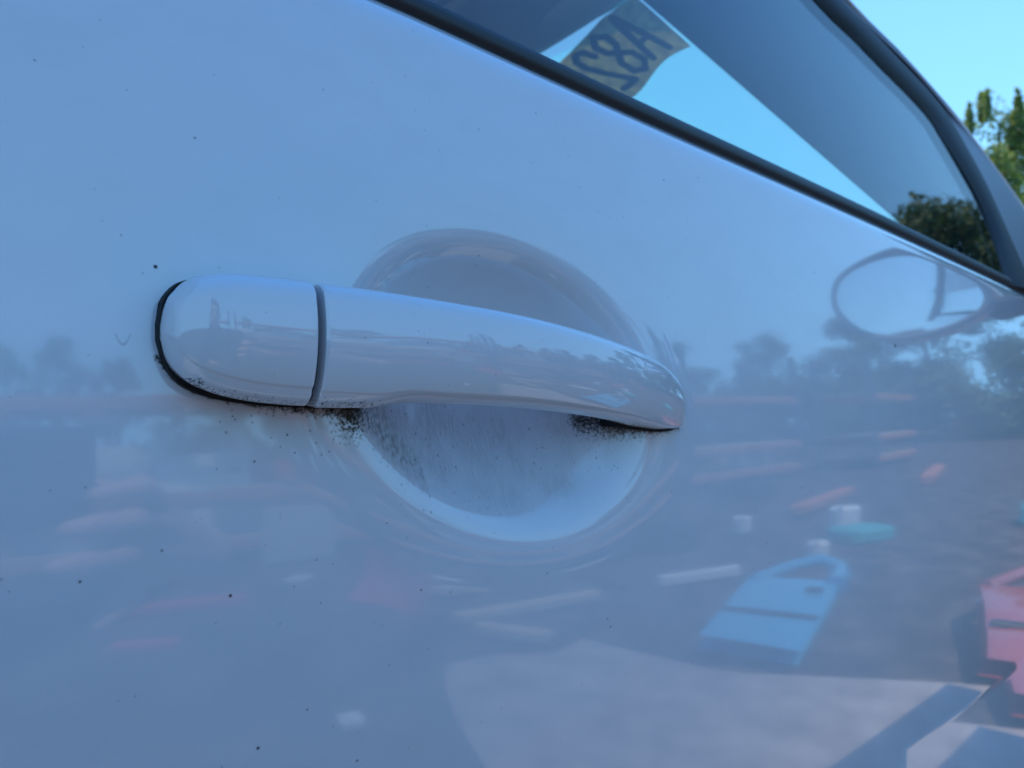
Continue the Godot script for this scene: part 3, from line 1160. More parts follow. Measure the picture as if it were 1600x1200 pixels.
# ================================================================ note on the windscreen
func paper_note() -> void:
	var w := 320
	var h := 256
	var im := Image.create(w, h, false, Image.FORMAT_RGB8)
	var n := noise(0.02, 21, 3)
	for y in h:
		for x in w:
			im.set_pixel(x, y, lin(0.80, 0.76, 0.55).lerp(lin(0.55, 0.53, 0.42), clampf(0.5 + n.get_noise_2d(x, y), 0.0, 1.0)))
	# the number is read from outside, so from in here it stands mirrored: A 8 2 from right to left
	var ink := lin(0.07, 0.09, 0.11)
	var two := [[Vector2(0.1, 0.75), Vector2(0.2, 0.95), Vector2(0.5, 1.0), Vector2(0.8, 0.9), Vector2(0.85, 0.7), Vector2(0.6, 0.4), Vector2(0.1, 0.02), Vector2(0.95, 0.05)]]
	var eight := [[Vector2(0.5, 0.52), Vector2(0.2, 0.65), Vector2(0.15, 0.85), Vector2(0.5, 1.0), Vector2(0.85, 0.85), Vector2(0.8, 0.65), Vector2(0.5, 0.52), Vector2(0.12, 0.36), Vector2(0.1, 0.12), Vector2(0.5, 0.0), Vector2(0.9, 0.12), Vector2(0.88, 0.36), Vector2(0.5, 0.52)]]
	var letter := [[Vector2(0.0, 0.0), Vector2(0.5, 1.0), Vector2(1.0, 0.0)], [Vector2(0.2, 0.38), Vector2(0.8, 0.38)]]
	var spot := [0.27, 0.50, 0.74]
	var glyphs := [two, eight, letter]
	for k in 3:
		for line: Array in glyphs[k]:
			for i in line.size() - 1:
				for s in 60:
					var q: Vector2 = (line[i] as Vector2).lerp(line[i + 1], s / 60.0)
					var px: float = (spot[k] + (0.5 - q.x) * 0.20) * w
					var py: float = (0.08 + (1.0 - q.y) * 0.80) * h
					for dy in range(-11, 12):
						for dx in range(-11, 12):
							if dx * dx + dy * dy <= 110 and px + dx >= 0 and px + dx < w and py + dy >= 0 and py + dy < h:
								im.set_pixel(int(px) + dx, int(py) + dy, ink)
	var tl := Vector2(0.435, 0.043)
	var tr := Vector2(1.0, -0.014)
	var bl := Vector2(0.60, 0.170)
	var br := Vector2(1.0, 0.135)
	var rows := []
	var rows2 := []
	var uvs := []
	for i in 17:
		var a := i / 16.0
		var r := PackedVector3Array()
		var r2 := PackedVector3Array()
		var ru := PackedVector2Array()
		for j in 13:
			var b := j / 12.0
			var q := tl.lerp(tr, a).lerp(bl.lerp(br, a), b)
			q.y = maxf(q.y, 0.004) + 0.008 * sin(a * 6.0 + 0.6) * b * b
			var pos := screen_point(q.x, q.y)
			var wave := 0.003 + 0.006 * b * b * (0.5 + 0.5 * sin(a * 5.0 + 1.0))
			pos += Vector3(-0.5, -0.85, 0) * wave
			r.append(pos)
			r2.append(pos + Vector3(-0.5, -0.85, 0) * 0.0004)
			ru.append(Vector2(a, b))
		rows.append(r)
		rows2.append(r2)
		uvs.append(ru)
	var p := Pile.new()
	sheet(p, rows, false, true, uvs)
	sheet(p, rows2, false, false, uvs)
	var m := std(Color.WHITE, 0.8, 0.3)
	m.albedo_texture = ImageTexture.create_from_image(im)
	m.backlight_enabled = true
	m.backlight = lin(1.0, 0.93, 0.68)
	tag(put("paper_note", p.mesh(), m), "yellowed paper note with black handwritten number stuck inside the windscreen", "paper note")


# ================================================================ trees
func leaf_cloud(blobs: Array, count: int, size: float, seed_: int) -> ArrayMesh:
	# many small leaves spread through egg-shaped clumps: blob = [centre, radii]
	var r := RandomNumberGenerator.new()
	r.seed = seed_
	var p := Pile.new()
	for i in count:
		var b: Array = blobs[r.randi() % blobs.size()]
		var d := Vector3(r.randfn(), r.randfn(), r.randfn()).normalized() * pow(r.randf(), 0.45)
		var at: Vector3 = b[0] + d * b[1]
		var n := (d + Vector3(r.randfn(), r.randfn() + 0.4, r.randfn()) * 0.8).normalized()
		var u := n.cross(Vector3(r.randfn(), r.randfn(), r.randfn())).normalized()
		var w := n.cross(u)
		var s := size * r.randf_range(0.6, 1.3)
		p.quad(at - u * s, at - w * s * 0.55, at + u * s, at + w * s * 0.55)
	return p.mesh()


func tree(called: String, label: String, at: Vector3, h: float, crown: ArrayMesh, mat: Material, trunk: ArrayMesh, turn: float, group := "trees round the yard") -> void:
	var t := base(called, label, "tree", at, turn, group)
	t.scale = Vector3(h, h, h)
	put("trunk", trunk, mats.bark, t)
	put("crown", crown, mat, t)


func trees() -> void:
	# unit-height crowns, scaled per tree
	var r := RandomNumberGenerator.new()
	var crowns := []
	for k in 3:
		r.seed = 30 + k
		var blobs := []
		for i in 46:
			var y := r.randf_range(0.12, 0.97)
			var wide := 0.20 * sin(PI * pow(clampf((y - 0.05) / 0.97, 0.0, 1.0), 0.8)) + 0.015
			var a := r.randf() * TAU
			var o := wide * sqrt(r.randf()) * 1.1
			blobs.append([Vector3(cos(a) * o, y, sin(a) * o), Vector3(0.042, 0.07, 0.042) * r.randf_range(0.7, 1.3)])
		for i in 7:
			var a := r.randf() * TAU
			blobs.append([Vector3(cos(a) * 0.05, r.randf_range(0.86, 0.99), sin(a) * 0.05), Vector3(0.012, 0.06, 0.012)])
		crowns.append(leaf_cloud(blobs, 11000, 0.0085, 50 + k))
	var broad := []
	for k in 2:
		r.seed = 80 + k
		var blobs := []
		for i in 40:
			var a := r.randf() * TAU
			var y := r.randf_range(0.03, 0.93)
			var o := 0.36 * sin(PI * clampf((y + 0.35) / 1.35, 0.0, 1.0)) * sqrt(r.randf())
			blobs.append([Vector3(cos(a) * o, y, sin(a) * o), Vector3(0.095, 0.07, 0.085) * r.randf_range(0.7, 1.3)])
		broad.append(leaf_cloud(blobs, 9000, 0.012, 90 + k))
	var tp := Pile.new()
	tp.tube(Vector3(0, -0.01, 0), Vector3(0.004, 0.45, 0), 0.020, 0.013, 10)
	tp.tube(Vector3(0.004, 0.45, 0), Vector3(0, 0.93, 0), 0.013, 0.003, 8)
	for i in 12:
		r.seed = 100 + i
		var a := r.randf() * TAU
		var y := 0.15 + i * 0.06
		tp.tube(Vector3(0.003, y, 0), Vector3(cos(a) * 0.10, y + 0.13, sin(a) * 0.10), 0.005, 0.0015, 5)
	var slim := tp.mesh()
	# the trees in view past the pillar, up the yard in front of the car
	var seen := [[72.5, 26.0, 9.2, "tall pointed poplar with pale sunlit leaves, highest of the trees beyond the windscreen pillar"], [70.5, 24.0, 8.2, "lower poplar with a short pointed tip showing just beside the black window frame"], [74.4, 29.0, 9.8, "poplar cut off by the right edge, behind the tallest poplar"], [71.6, 31.0, 8.8, "poplar half hidden behind the tallest poplar, seen through its gaps"]]
	for i in seen.size():
		var s: Array = seen[i]
		var a := deg_to_rad(s[0])
		tree("poplar_tree", s[3], Vector3(sin(a) * s[1], 0, 0.235 - cos(a) * s[1]), s[2], crowns[i % 3], mats.leaf, slim, i * 1.7)
	# trees behind the photographer: only their reflections are seen
	var behind := [[4.5, 26.0, 5.6], [7.5, 25.0, 5.9], [11.0, 28.0, 5.6], [38.0, 34.0, 6.0], [46.0, 30.0, 5.6], [53.0, 30.0, 5.8], [60.0, 27.0, 5.5], [66.5, 26.0, 5.6], [72.0, 25.0, 7.6], [84.3, 25.0, 11.4], [86.6, 27.0, 11.4], [89.6, 26.0, 9.8], [25.0, 40.0, 6.0], [32.0, 40.0, 5.5], [18.0, 42.0, 5.0]]
	for i in behind.size():
		var s: Array = behind[i]
		var a := deg_to_rad(s[0])
		var at := Vector3(sin(a) * s[1], 0, cos(a) * s[1])
		if i < 3: tree("poplar_tree", ["first slender dark tree of the three mirrored left of the handle", "middle slender dark tree of the three mirrored left of the handle", "last slender dark tree of the three mirrored left of the handle"][i], at, s[2], crowns[i], mats.leaf_dark, slim, i * 2.1)
		else: tree("broadleaf_tree", ["low bush of a tree behind the gap between the first two racks", "rounded tree beyond the second rack, lowest of the row", "broad tree straight over the second rack", "broad dark tree over the gap before the third rack", "dark tree over the third rack", "dense tree just past the third rack", "left one of three tall trees mirrored in the side window", "middle one of three tall trees mirrored in the side window", "right one of three tall trees mirrored in the side window", "small distant tree seen over the first rack", "small distant tree between the first and second racks", "smallest distant tree behind the first rack"][i - 3], at, s[2], broad[i % 2], mats.leaf_dark, slim, i * 1.3)


func bushes() -> void:
	var r := RandomNumberGenerator.new()
	r.seed = 140
	var blobs := []
	for i in 34:
		blobs.append([Vector3(r.randf_range(-0.9, 0.9), r.randf_range(0.05, 0.75), r.randf_range(-0.35, 0.35)), Vector3(0.22, 0.2, 0.2) * r.randf_range(0.7, 1.3)])
	var crown := leaf_cloud(blobs, 7000, 0.03, 141)
	var stem := Pile.new()
	for i in 5:
		stem.tube(Vector3(-0.6 + i * 0.3, -0.02, 0), Vector3(-0.7 + i * 0.35, 0.5, 0.1), 0.02, 0.008, 6)
	var sm := stem.mesh()
	var spots := [[20.0, "bush behind the first gap in the racks"], [33.0, "bush seen over the second rack, left end"], [42.0, "bush seen over the second rack, middle"], [50.0, "bush seen over the second rack, right end"], [57.0, "bush filling in under the broad tree"], [63.5, "bush filling in under the dark trees"], [69.0, "bush under the dense tree past the third rack"], [75.0, "bush at the far end of the yard"], [81.0, "bush in line with the nose of the car"]]
	for s: Array in spots:
		var a := deg_to_rad(s[0])
		var d := 24.0 + 3.0 * sin(s[0])
		var b := base("bush", s[1], "bush", Vector3(sin(a) * d, 0, cos(a) * d), a, "bushes along the end of the yard")
		b.scale = Vector3.ONE * (3.0 + 0.8 * sin(s[0] * 1.7))
		put("stem", sm, mats.bark, b)
		put("crown", crown, mats.leaf_dark, b)


# ================================================================ the yard, mirrored in the paint
func rack(at: Vector3, turn: float, label: String) -> void:
	var k := base("pallet_rack", label, "rack", at, turn, "orange racks of car parts")
	for x: float in [-1.35, 1.35]:
		for z: float in [-0.4, 0.4]:
			var p := Pile.new()
			p.box(Vector3(x, 1.0, z), Vector3(0.08, 2.0, 0.08), Basis.IDENTITY, 0.006)
			put("post", p.mesh(), mats.upright, k)
	for y: float in [0.14, 0.52, 1.25]:
		for z: float in [-0.4, 0.4]:
			var p := Pile.new()
			p.box(Vector3(0, y, z), Vector3(2.62, 0.09, 0.05), Basis.IDENTITY, 0.006)
			put("beam", p.mesh(), mats.orange, k)
		var d := Pile.new()
		for i in 5:
			d.box(Vector3(-1.05 + i * 0.52, y + 0.055, 0), Vector3(0.40, 0.018, 0.78), Basis.IDENTITY, 0.003)
		put("shelf_deck", d.mesh(), mats.wood, k)


func car_door(mat: Material, label: String, at: Vector3, turn: Basis, long := 1.0) -> void:
	# a loose door, outer face towards +z, sill at y = 0
	var t := base("salvaged_panel", label, "car door", at)
	t.basis = turn
	var p := Pile.new()
	var rows := []
	for i in 13:
		var x := lerpf(0.0, long, i / 12.0)
		var r := PackedVector3Array()
		for j in 11:
			var y := lerpf(0.02 * sin(x * 3.0), 0.66 - 0.05 * x, j / 10.0)
			r.append(Vector3(x + 0.05 * (y - 0.3), y, 0.05 - 0.10 * (y - 0.35) * (y - 0.35) - (0.012 if absf(y - 0.24) < 0.02 else 0.0)))
		rows.append(r)
	sheet(p, rows)
	var back := []
	for r in rows:
		var q := PackedVector3Array()
		for v: Vector3 in r:
			q.append(v + Vector3(0, 0, -0.06))
		back.append(q)
	sheet(p, back, false, true)
	put("door_skin", p.mesh(), mat, t)
	var f := Pile.new()
	var line := resample([Vector3(0.03, 0.62, 0.03), Vector3(0.08, 0.92, 0.0), Vector3(0.22, 1.06, -0.02), Vector3(0.5 * long, 1.05, -0.02), Vector3(0.75 * long, 0.93, -0.01), Vector3(0.99 * long, 0.61, 0.03)], 22)
	for i in line.size() - 1:
		f.tube(line[i], line[i + 1], 0.035 if i > 3 else 0.055, 0.035 if i > 2 else 0.055, 6)
	put("door_window_frame", f.mesh(), mat, t)
	var hd := Pile.new()
	hd.box(Vector3(0.16 * long + 0.03, 0.50, 0.062), Vector3(0.19 * long, 0.03, 0.022), Basis.IDENTITY, 0.008)
	put("handle", hd.mesh(), mats.rubber, t)
	var sp := Pile.new()
	sp.box(Vector3(0.5 * long, 0.25, 0.053), Vector3(0.96 * long, 0.035, 0.012), Basis.IDENTITY, 0.004)
	put("rubbing_strip", sp.mesh(), mats.rubber, t)


func flat_lie(up: Vector3) -> Basis:
	# a door lying face up, its window end towards the given direction
	var y := up.normalized()
	var x := y.cross(Vector3.UP).normalized()
	return Basis(x, y, x.cross(y))


func lump(called: String, label: String, cat: String, at: Vector3, size: Vector3, turn: float, mat: Material, group := "") -> void:
	var p := Pile.new()
	p.box(Vector3(0, size.y * 0.5, 0), size, Basis.IDENTITY, minf(size.x, minf(size.y, size.z)) * 0.2)
	var o := put(called, p.mesh(), mat)
	o.position = at
	o.rotation.y = turn
	tag(o, label, cat, group)


func yard() -> void:
	rack(Vector3(1.1, 0, 4.6), 0.10, "orange pallet rack straight behind the photographer, holding white tailgate and bumpers")
	rack(Vector3(4.3, 0, 5.0), 0.05, "orange pallet rack second along the row, holding silver panels")
	rack(Vector3(7.6, 0, 5.0), -0.05, "orange pallet rack third along the row, its shelves half empty")
	rack(Vector3(11.2, 0, 4.6), -0.15, "orange pallet rack at the far end of the row")
	rack(Vector3(-2.3, 0, 4.7), 0.0, "orange pallet rack left of the photographer")
	# loose doors on the ground
	car_door(mats.blue, "bright blue car door lying on the ground past the concrete", Vector3(1.83, 0.05, 0.70), flat_lie(Vector3(0.94, 0.16, 0.26)).scaled(Vector3(0.86, 0.86, 0.86)), 0.38)
	car_door(mats.red, "red car door lying on the ground ahead of the car", Vector3(2.42, 0.05, -0.52), flat_lie(Vector3(0.92, 0.10, 0.36)), 0.8)
	car_door(mats.old_white, "white car door standing in the nearest rack with empty window", Vector3(1.65, 0.21, 4.40), Basis(Vector3.UP, PI) * Basis(Vector3.RIGHT, -0.1), 0.55)
	car_door(mats.silver, "silver car door leaning in the second rack", Vector3(4.9, 0.6, 4.9), Basis(Vector3.UP, PI) * Basis(Vector3.RIGHT, -0.15), 0.9)
	var b := Pile.new()
	var rows := []
	for i in 15:
		var a := lerpf(-1.1, 1.1, i / 14.0)
		var r := PackedVector3Array()
		for j in 7:
			var y := j / 6.0 * 0.34
			r.append(Vector3(sin(a) * 0.55, y, cos(a) * 0.30 + 0.04 * sin(y * 9.0)))
		rows.append(r)
	sheet(b, rows)
	var bumper := put("car_bumper", b.mesh(), mats.bright_red)
	bumper.position = Vector3(1.15, 0.0, 2.25)
	bumper.rotation = Vector3(0.25, 1.9, 0.0)
	tag(bumper, "red plastic car bumper dropped on the ground before the racks", "bumper")
	var bumper2 := put("car_bumper", b.mesh(), mats.old_white)
	bumper2.position = Vector3(0.55, 0.60, 4.5)
	bumper2.rotation = Vector3(0.0, PI, 0.0)
	tag(bumper2, "white car bumper on the middle shelf of the rack", "bumper")
	# timber bearers on the ground
	lump("timber_beam", "pale timber bearer lying farthest out on the dirt", "timber", Vector3(1.76, 0, 2.34), Vector3(0.36, 0.05, 0.07), 0.5, mats.wood, "timber bearers")
	lump("timber_beam", "pale timber bearer lying across the middle of the dirt", "timber", Vector3(1.79, 0, 1.84), Vector3(0.62, 0.05, 0.07), 0.21, mats.wood, "timber bearers")
	lump("timber_beam", "pale timber bearer lying nearest the concrete edge", "timber", Vector3(1.51, 0.004, 1.59), Vector3(0.30, 0.05, 0.06), 1.3, mats.wood, "timber bearers")
	lump("plastic_crate", "teal plastic crate far along the yard beside the red door", "crate", Vector3(4.0, 0, 1.55), Vector3(0.34, 0.10, 0.25), 0.3, mats.teal, "teal crates")
	lump("plastic_crate", "teal plastic crate farthest along the yard", "crate", Vector3(5.2, 0, 0.75), Vector3(0.40, 0.14, 0.3), -0.2, mats.teal, "teal crates")
	lump("carton", "white carton standing on the dirt beyond the blue door", "box", Vector3(4.4, 0, 1.85), Vector3(0.20, 0.18, 0.14), 0.4, mats.old_white)
	lump("trim_strip", "white trim strip lying beyond the blue door", "trim strip", Vector3(2.62, 0, 1.66), Vector3(0.42, 0.06, 0.05), 0.35, mats.old_white)
	lump("tailgate", "grey tailgate panel standing in front of the nearest rack", "tailgate", Vector3(1.75, 0.0, 3.9), Vector3(0.42, 0.42, 0.06), 0.2, mats.silver)
	# scrap lying about: each piece named by its look and where it lies
	for q: Array in [
		["plastic_trim", "white plastic trim piece on the dirt behind the pale timber", "trim piece", Vector3(2.0, 0, 2.75), Vector3(0.22, 0.05, 0.08), 0.4, mats.old_white],
		["plastic_trim", "small white plastic trim piece nearest the first rack", "trim piece", Vector3(1.45, 0, 3.2), Vector3(0.14, 0.04, 0.07), -0.3, mats.old_white],
		["plastic_trim", "long white plastic trim piece in front of the second rack", "trim piece", Vector3(3.3, 0, 3.1), Vector3(0.42, 0.05, 0.07), 0.2, mats.old_white],
		["number_board", "blank white board leaning in the first rack's lowest shelf", "board", Vector3(0.75, 0.20, 4.35), Vector3(0.32, 0.20, 0.02), 0.1, mats.old_white],
		["cardboard_box", "brown cardboard box on the middle shelf of the first rack", "box", Vector3(0.15, 0.59, 4.7), Vector3(0.40, 0.28, 0.35), 0.15, mats.wood],
		["cardboard_box", "brown cardboard box on the middle shelf of the second rack", "box", Vector3(3.6, 0.59, 5.0), Vector3(0.45, 0.30, 0.35), 0.1, mats.wood],
		["cardboard_box", "flat brown cardboard box low in the third rack", "box", Vector3(7.2, 0.21, 5.0), Vector3(0.6, 0.18, 0.4), -0.1, mats.wood],
		["silver_panel", "silver body panel standing low in the second rack", "body panel", Vector3(4.3, 0.21, 4.8), Vector3(0.9, 0.26, 0.05), 0.05, mats.silver],
		["silver_panel", "silver body panel on the low shelf of the third rack", "body panel", Vector3(8.1, 0.21, 4.9), Vector3(0.8, 0.26, 0.05), 0.0, mats.silver],
		["red_panel", "red body panel on the middle shelf of the first rack", "body panel", Vector3(2.0, 0.59, 4.5), Vector3(0.55, 0.18, 0.05), 0.2, mats.bright_red],
		["red_panel", "red strip lying on the dirt before the first rack", "body panel", Vector3(0.85, 0, 3.0), Vector3(0.55, 0.06, 0.08), 0.35, mats.bright_red],
		["red_panel", "short red strip lying left of the dropped bumper", "body panel", Vector3(0.6, 0, 2.4), Vector3(0.22, 0.05, 0.07), 0.6, mats.bright_red],
		["orange_plank", "orange painted plank lying along the dirt beyond the carton", "plank", Vector3(5.6, 0, 2.6), Vector3(1.6, 0.10, 0.12), -0.2, mats.orange],
		["orange_plank", "orange painted plank farthest down the yard", "plank", Vector3(8.2, 0, 2.6), Vector3(1.8, 0.14, 0.14), -0.25, mats.orange],
		["paint_tin", "small white tin standing near the blue door", "tin", Vector3(3.3, 0, 1.45), Vector3(0.10, 0.13, 0.10), 0.5, mats.old_white],
		["paint_tin", "second small white tin, farther out than the first", "tin", Vector3(3.9, 0, 2.3), Vector3(0.11, 0.14, 0.11), 0.2, mats.old_white]]:
		lump(q[0], q[1], q[2], q[3], q[4], q[5], q[6])
	for q: Array in [[Vector3(3.2, 0.08, 2.5), "worn tyre lying on the dirt past the timber"], [Vector3(3.75, 0.08, 3.4), "worn tyre lying in front of the second rack"], [Vector3(5.9, 0.08, 3.6), "worn tyre lying between the second and third racks"]]:
		var wt := base("tyre", q[1], "tyre", q[0])
		wt.rotation = Vector3(PI / 2, 0, 0)
		var tp := Pile.new()
		wheel_shape(tp, Vector3.ZERO, 0.30, 0.17)
		put("tread", tp.mesh(), mats.tyre, wt)
	lump("hub_cover", "pale crumpled cover on the grass near the car", "cover", Vector3(0.80, 0.0, 1.29), Vector3(0.06, 0.03, 0.075), 0.2, mats.old_white)


# ================================================================ the photographer
func flesh(p: Pile, bones: Array, cell: float, k: float) -> void:
	# bones: [from, to, radius from, radius to]; joined smoothly and meshed as surface nets
	var lo := Vector3(1e9, 1e9, 1e9)
	var hi := -lo
	var margin := k * 5.0 + cell * 2.0
	for b: Array in bones:
		var r := maxf(b[2], b[3]) + margin
		lo = lo.min((b[0] as Vector3).min(b[1]) - Vector3(r, r, r))
		hi = hi.max((b[0] as Vector3).max(b[1]) + Vector3(r, r, r))
	var nx := int((hi.x - lo.x) / cell) + 2
	var ny := int((hi.y - lo.y) / cell) + 2
	var nz := int((hi.z - lo.z) / cell) + 2
	var sum := PackedFloat32Array()
	sum.resize(nx * ny * nz)
	for b: Array in bones:
		var a: Vector3 = b[0]
		var ba: Vector3 = b[1] - a
		var l2 := maxf(ba.length_squared(), 1e-12)
		var ra: float = b[2]
		var rb: float = b[3]
		var r := maxf(ra, rb) + margin - cell
		var q0 := (a.min(b[1]) - Vector3(r, r, r) - lo) / cell
		var q1 := (a.max(b[1]) + Vector3(r, r, r) - lo) / cell
		for x in range(maxi(int(q0.x), 0), mini(int(q1.x) + 1, nx)):
			for y in range(maxi(int(q0.y), 0), mini(int(q1.y) + 1, ny)):
				for z in range(maxi(int(q0.z), 0), mini(int(q1.z) + 1, nz)):
					var pa := lo + Vector3(x, y, z) * cell - a
					var t := clampf(pa.dot(ba) / l2, 0.0, 1.0)
					var d := (pa - ba * t).length() - lerpf(ra, rb, t)
					if d < r: sum[(x * ny + y) * nz + z] += exp(-d / k)
	var at := PackedInt32Array()
	at.resize(nx * ny * nz)
	at.fill(-1)
	var first := p.v.size()
	var offs := [0, 1, nz, nz + 1, ny * nz, ny * nz + 1, ny * nz + nz, ny * nz + nz + 1]
	for x in nx - 1:
		for y in ny - 1:
			for z in nz - 1:
				var i := (x * ny + y) * nz + z
				var inside := 0
				for o: int in offs:
					if sum[i + o] > 1.0: inside += 1
				if inside == 0 or inside == 8: continue
				var mid := Vector3.ZERO
				var n := 0
				var grad := Vector3.ZERO
				for c in 8:
					var v := -k * log(maxf(sum[i + offs[c]], 1e-9))
					var pc := Vector3(c >> 2, (c >> 1) & 1, c & 1)
					grad += (pc - Vector3(0.5, 0.5, 0.5)) * minf(v, margin)
					for bit: int in [1, 2, 4]:
						if c & bit: continue
						var w := -k * log(maxf(sum[i + offs[c | bit]], 1e-9))
						if (v < 0.0) == (w < 0.0): continue
						var pd := Vector3((c | bit) >> 2, ((c | bit) >> 1) & 1, (c | bit) & 1)
						mid += pc.lerp(pd, v / (v - w))
						n += 1
				at[i] = p.v.size()
				p.v.append(lo + (Vector3(x, y, z) + mid / maxf(n, 1)) * cell)
				p.n.append(grad.normalized())
	for x in range(1, nx - 1):
		for y in range(1, ny - 1):
			for z in range(1, nz - 1):
				var i := (x * ny + y) * nz + z
				var inn := sum[i] > 1.0
				for axis in 3:
					var st: int = [ny * nz, nz, 1][axis]
					if (sum[i + st] > 1.0) == inn: continue
					var u: int = [nz, 1, ny * nz][axis]
					var w: int = [1, ny * nz, nz][axis]
					var q := [at[i], at[i - u], at[i - u - w], at[i - w]]
					if q.min() < 0: continue
					if not inn: q.reverse()
					p.idx.append_array(PackedInt32Array([q[0], q[2], q[1], q[0], q[3], q[2]]))


func photographer() -> void:
	var eye := Vector3(0, 0.84, 0.235)
	var r := Vector3(0.766, 0, 0.643)
	var fw := Vector3(0.643, 0, -0.766)
	var at: Callable = func(a: float, y: float, f: float) -> Vector3: return Vector3(eye.x, y, eye.z) + r * a + fw * f
	# telephone held sideways, its lens at the upper left corner of its back
	var turn := Basis(r, Vector3.UP, -fw)
	var ph := base("telephone", "dark smartphone held sideways towards the door handle", "phone")
	var pb := Pile.new()
	pb.box(at.call(0.062, 0.8125, -0.0085), Vector3(0.160, 0.076, 0.008), turn, 0.003)
	put("phone_body", pb.mesh(), std(lin(0.02, 0.02, 0.025), 0.25, 0.5), ph)
	# person crouching behind it
	var person := base("person", "person in dark jacket crouching beside the car, right hand holding up a phone", "person")
	var grip_at := at
	at = func(a: float, y: float, f: float) -> Vector3: return grip_at.call(a + 0.014, y - 0.018 + 0.12 * (0.17 - a), f)
	var palm := [[at.call(0.250, 0.752, -0.016), at.call(0.170, 0.800, 0.002), 0.021, 0.0105], [at.call(0.250, 0.752, -0.016), at.call(0.172, 0.780, 0.004), 0.021, 0.0110], [at.call(0.250, 0.750, -0.014), at.call(0.170, 0.758, 0.002), 0.020, 0.0105], [at.call(0.250, 0.748, -0.014), at.call(0.168, 0.738, -0.002), 0.018, 0.0095]]
	var hand := palm.duplicate()
	hand.append_array([
		[at.call(0.170, 0.803, 0.003), at.call(0.136, 0.812, 0.020), 0.0100, 0.0088], [at.call(0.136, 0.812, 0.020), at.call(0.112, 0.806, 0.0085), 0.0088, 0.0070],
		[at.call(0.172, 0.781, 0.005), at.call(0.128, 0.785, 0.020), 0.0104, 0.0090], [at.call(0.128, 0.785, 0.020), at.call(0.104, 0.782, 0.013), 0.0090, 0.0082], [at.call(0.104, 0.782, 0.013), at.call(0.090, 0.780, 0.006), 0.0082, 0.0068],
		[at.call(0.170, 0.758, 0.003), at.call(0.122, 0.758, 0.016), 0.0100, 0.0088], [at.call(0.122, 0.758, 0.016), at.call(0.096, 0.755, 0.012), 0.0088, 0.0078], [at.call(0.096, 0.755, 0.012), at.call(0.080, 0.753, 0.006), 0.0078, 0.0066],
		[at.call(0.168, 0.738, -0.002), at.call(0.138, 0.722, 0.008), 0.0090, 0.0078], [at.call(0.138, 0.722, 0.008), at.call(0.112, 0.706, 0.008), 0.0078, 0.0060],
		[at.call(0.228, 0.775, -0.022), at.call(0.190, 0.808, -0.032), 0.0150, 0.0110], [at.call(0.190, 0.808, -0.032), at.call(0.150, 0.812, -0.0235), 0.0110, 0.0085], [at.call(0.150, 0.812, -0.0235), at.call(0.128, 0.806, -0.0225), 0.0085, 0.0068],
		[at.call(0.250, 0.752, -0.015), Vector3(0.130, 0.705, 0.445), 0.0225, 0.027]])
	var body := Pile.new()
	for b: Array in hand:   # a large hand
		b[2] *= 1.15
		b[3] *= 1.15
	flesh(body, hand, 0.003, 0.0022)
	# left hand resting on the raised knee
	var lh := [[Vector3(-0.335, 0.530, 0.505), Vector3(-0.268, 0.515, 0.525), 0.022, 0.017], [Vector3(-0.335, 0.530, 0.505), Vector3(-0.255, 0.512, 0.550), 0.022, 0.016]]
	for i in 4:
		var k := Vector3(-0.262 + 0.004 * i, 0.515, 0.512 + 0.019 * i)
		var m := k + Vector3(0.036, -0.004, 0.006)
		lh.append([k, m, 0.0098, 0.0085])
		lh.append([m, m + Vector3(0.022 + 0.003 * (i % 3), -0.022, 0.004), 0.0085, 0.0066])
	lh.append([Vector3(-0.32, 0.528, 0.495), Vector3(-0.278, 0.508, 0.470), 0.015, 0.010])
	lh.append([Vector3(-0.278, 0.508, 0.470), Vector3(-0.246, 0.496, 0.462), 0.010, 0.0075])
	lh.append([Vector3(-0.335, 0.530, 0.505), Vector3(-0.43, 0.535, 0.485), 0.022, 0.028])
	flesh(body, lh, 0.004, 0.0025)
	# head, turned to the screen
	var h := Vector3(-0.235, 0.965, 0.545)
	var face := fw
	flesh(body, [[h + Vector3(0, 0.035, 0), h + Vector3(0, 0.045, 0) - face * 0.03, 0.082, 0.085], [h + Vector3(0, -0.05, 0) + face * 0.03, h + Vector3(0, -0.085, 0) + face * 0.055, 0.055, 0.032], [h + face * 0.075 + Vector3(0, 0.01, 0), h + face * 0.098 + Vector3(0, -0.022, 0), 0.011, 0.014],
		[h + r * 0.078 + Vector3(0, 0.02, 0), h + r * 0.080 + Vector3(0, -0.02, 0), 0.012, 0.009], [h - r * 0.078 + Vector3(0, 0.02, 0), h - r * 0.080 + Vector3(0, -0.02, 0), 0.012, 0.009],
		[h + face * 0.066 + r * 0.03 + Vector3(0, 0.035, 0), h + face * 0.072 - r * 0.03 + Vector3(0, 0.035, 0), 0.016, 0.016], [h + face * 0.078 + r * 0.018 + Vector3(0, -0.05, 0), h + face * 0.078 - r * 0.018 + Vector3(0, -0.05, 0), 0.010, 0.010],
		[h - face * 0.03 + Vector3(0, -0.06, 0), Vector3(-0.30, 0.80, 0.62), 0.055, 0.06]], 0.007, 0.008)
	put("body", body.mesh(), mats.skin_tone, person)
	var hair := Pile.new()
	flesh(hair, [[h + Vector3(0, 0.062, 0) - face * 0.005, h + Vector3(0, 0.045, 0) - face * 0.045, 0.083, 0.085]], 0.010, 0.004)
	put("hair", hair.mesh(), std(lin(0.03, 0.02, 0.015), 0.6, 0.4), person)
	for s: float in [-1.0, 1.0]:
		var e := Pile.new()
		e.tube(h + face * 0.073 + r * 0.031 * s + Vector3(0, 0.012, 0), h + face * 0.081 + r * 0.031 * s + Vector3(0, 0.012, 0), 0.011, 0.006, 10)
		put("eye", e.mesh(), std(lin(0.10, 0.09, 0.08), 0.1, 0.5), person)
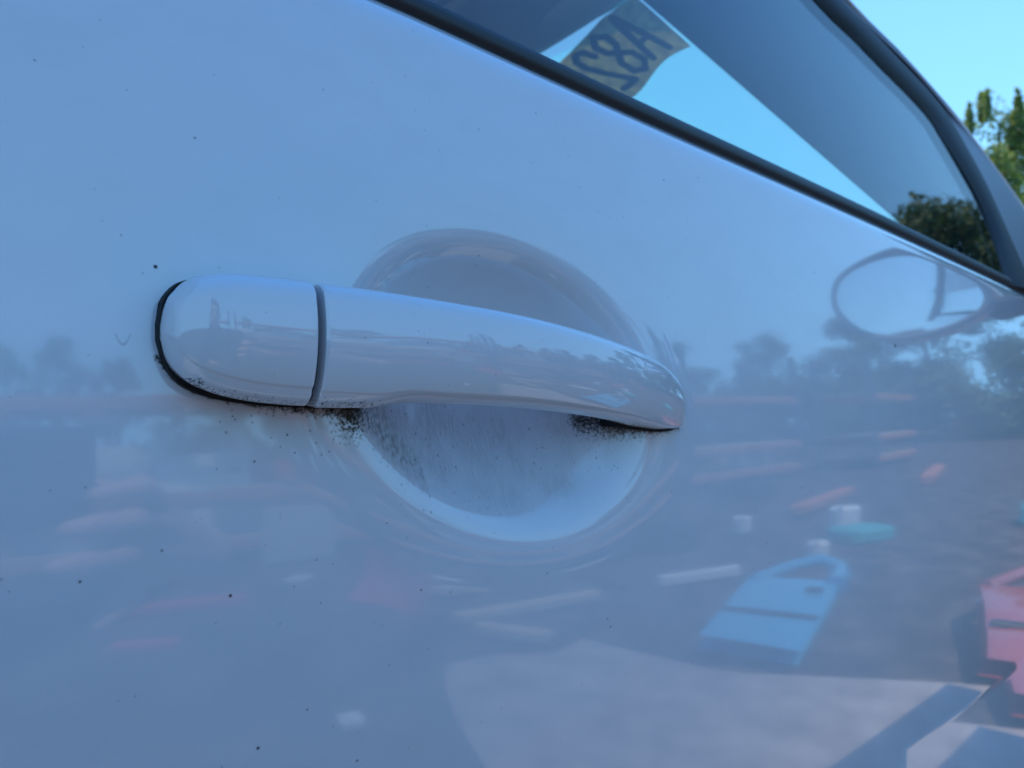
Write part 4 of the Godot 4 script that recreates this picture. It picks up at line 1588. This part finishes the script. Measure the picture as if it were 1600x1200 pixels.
	var neck := Vector3(-0.31, 0.80, 0.63)
	var sr := Vector3(-0.175, 0.76, 0.745)
	var sl := Vector3(-0.445, 0.76, 0.515)
	var hip := Vector3(-0.49, 0.40, 0.84)
	var jacket := Pile.new()
	flesh(jacket, [[neck, hip + Vector3(0.03, 0.08, -0.03), 0.13, 0.15], [sr - r * 0.02, sl + r * 0.02, 0.085, 0.085], [sr, Vector3(0.015, 0.60, 0.625), 0.068, 0.052], [Vector3(0.015, 0.60, 0.625), Vector3(0.150, 0.717, 0.425), 0.050, 0.036], [sl, Vector3(-0.56, 0.56, 0.42), 0.068, 0.052], [Vector3(-0.56, 0.56, 0.42), Vector3(-0.405, 0.535, 0.49), 0.050, 0.036]], 0.014, 0.018)
	put("jacket", jacket.mesh(), std(lin(0.022, 0.024, 0.034), 0.9, 0.2), person)
	var trousers := Pile.new()
	flesh(trousers, [[hip + r * 0.07, hip - r * 0.07, 0.145, 0.145], [hip + r * 0.09, Vector3(-0.24, 0.425, 0.56), 0.10, 0.068], [Vector3(-0.24, 0.425, 0.56), Vector3(-0.36, 0.10, 0.78), 0.064, 0.048], [hip - r * 0.09, Vector3(-0.52, 0.085, 0.52), 0.10, 0.066], [Vector3(-0.52, 0.085, 0.52), Vector3(-0.78, 0.075, 0.78), 0.062, 0.046]], 0.014, 0.016)
	put("trousers", trousers.mesh(), std(lin(0.035, 0.045, 0.075), 0.9, 0.2), person)
	var shoes := [[Vector3(-0.37, 0.045, 0.80), Vector3(-0.24, 0.04, 0.67), 0.045, 0.04], [Vector3(-0.79, 0.055, 0.79), Vector3(-0.90, 0.055, 0.86), 0.045, 0.04]]
	for b: Array in shoes:
		var sh := Pile.new()
		flesh(sh, [b], 0.01, 0.005)
		put("shoe", sh.mesh(), mats.rubber, person)
	for q: Array in [[0.098, 0.7825, 0.0195], [0.088, 0.7555, 0.0175], [0.120, 0.8085, 0.0185]]:
		var nl := Pile.new()
		nl.box(at.call(q[0], q[1], q[2]), Vector3(0.011, 0.009, 0.003), Basis(r, Vector3.UP, -fw) * Basis(Vector3.UP, -0.45), 0.0013)
		put("fingernail", nl.mesh(), std(lin(0.62, 0.42, 0.36), 0.15, 0.5), person)
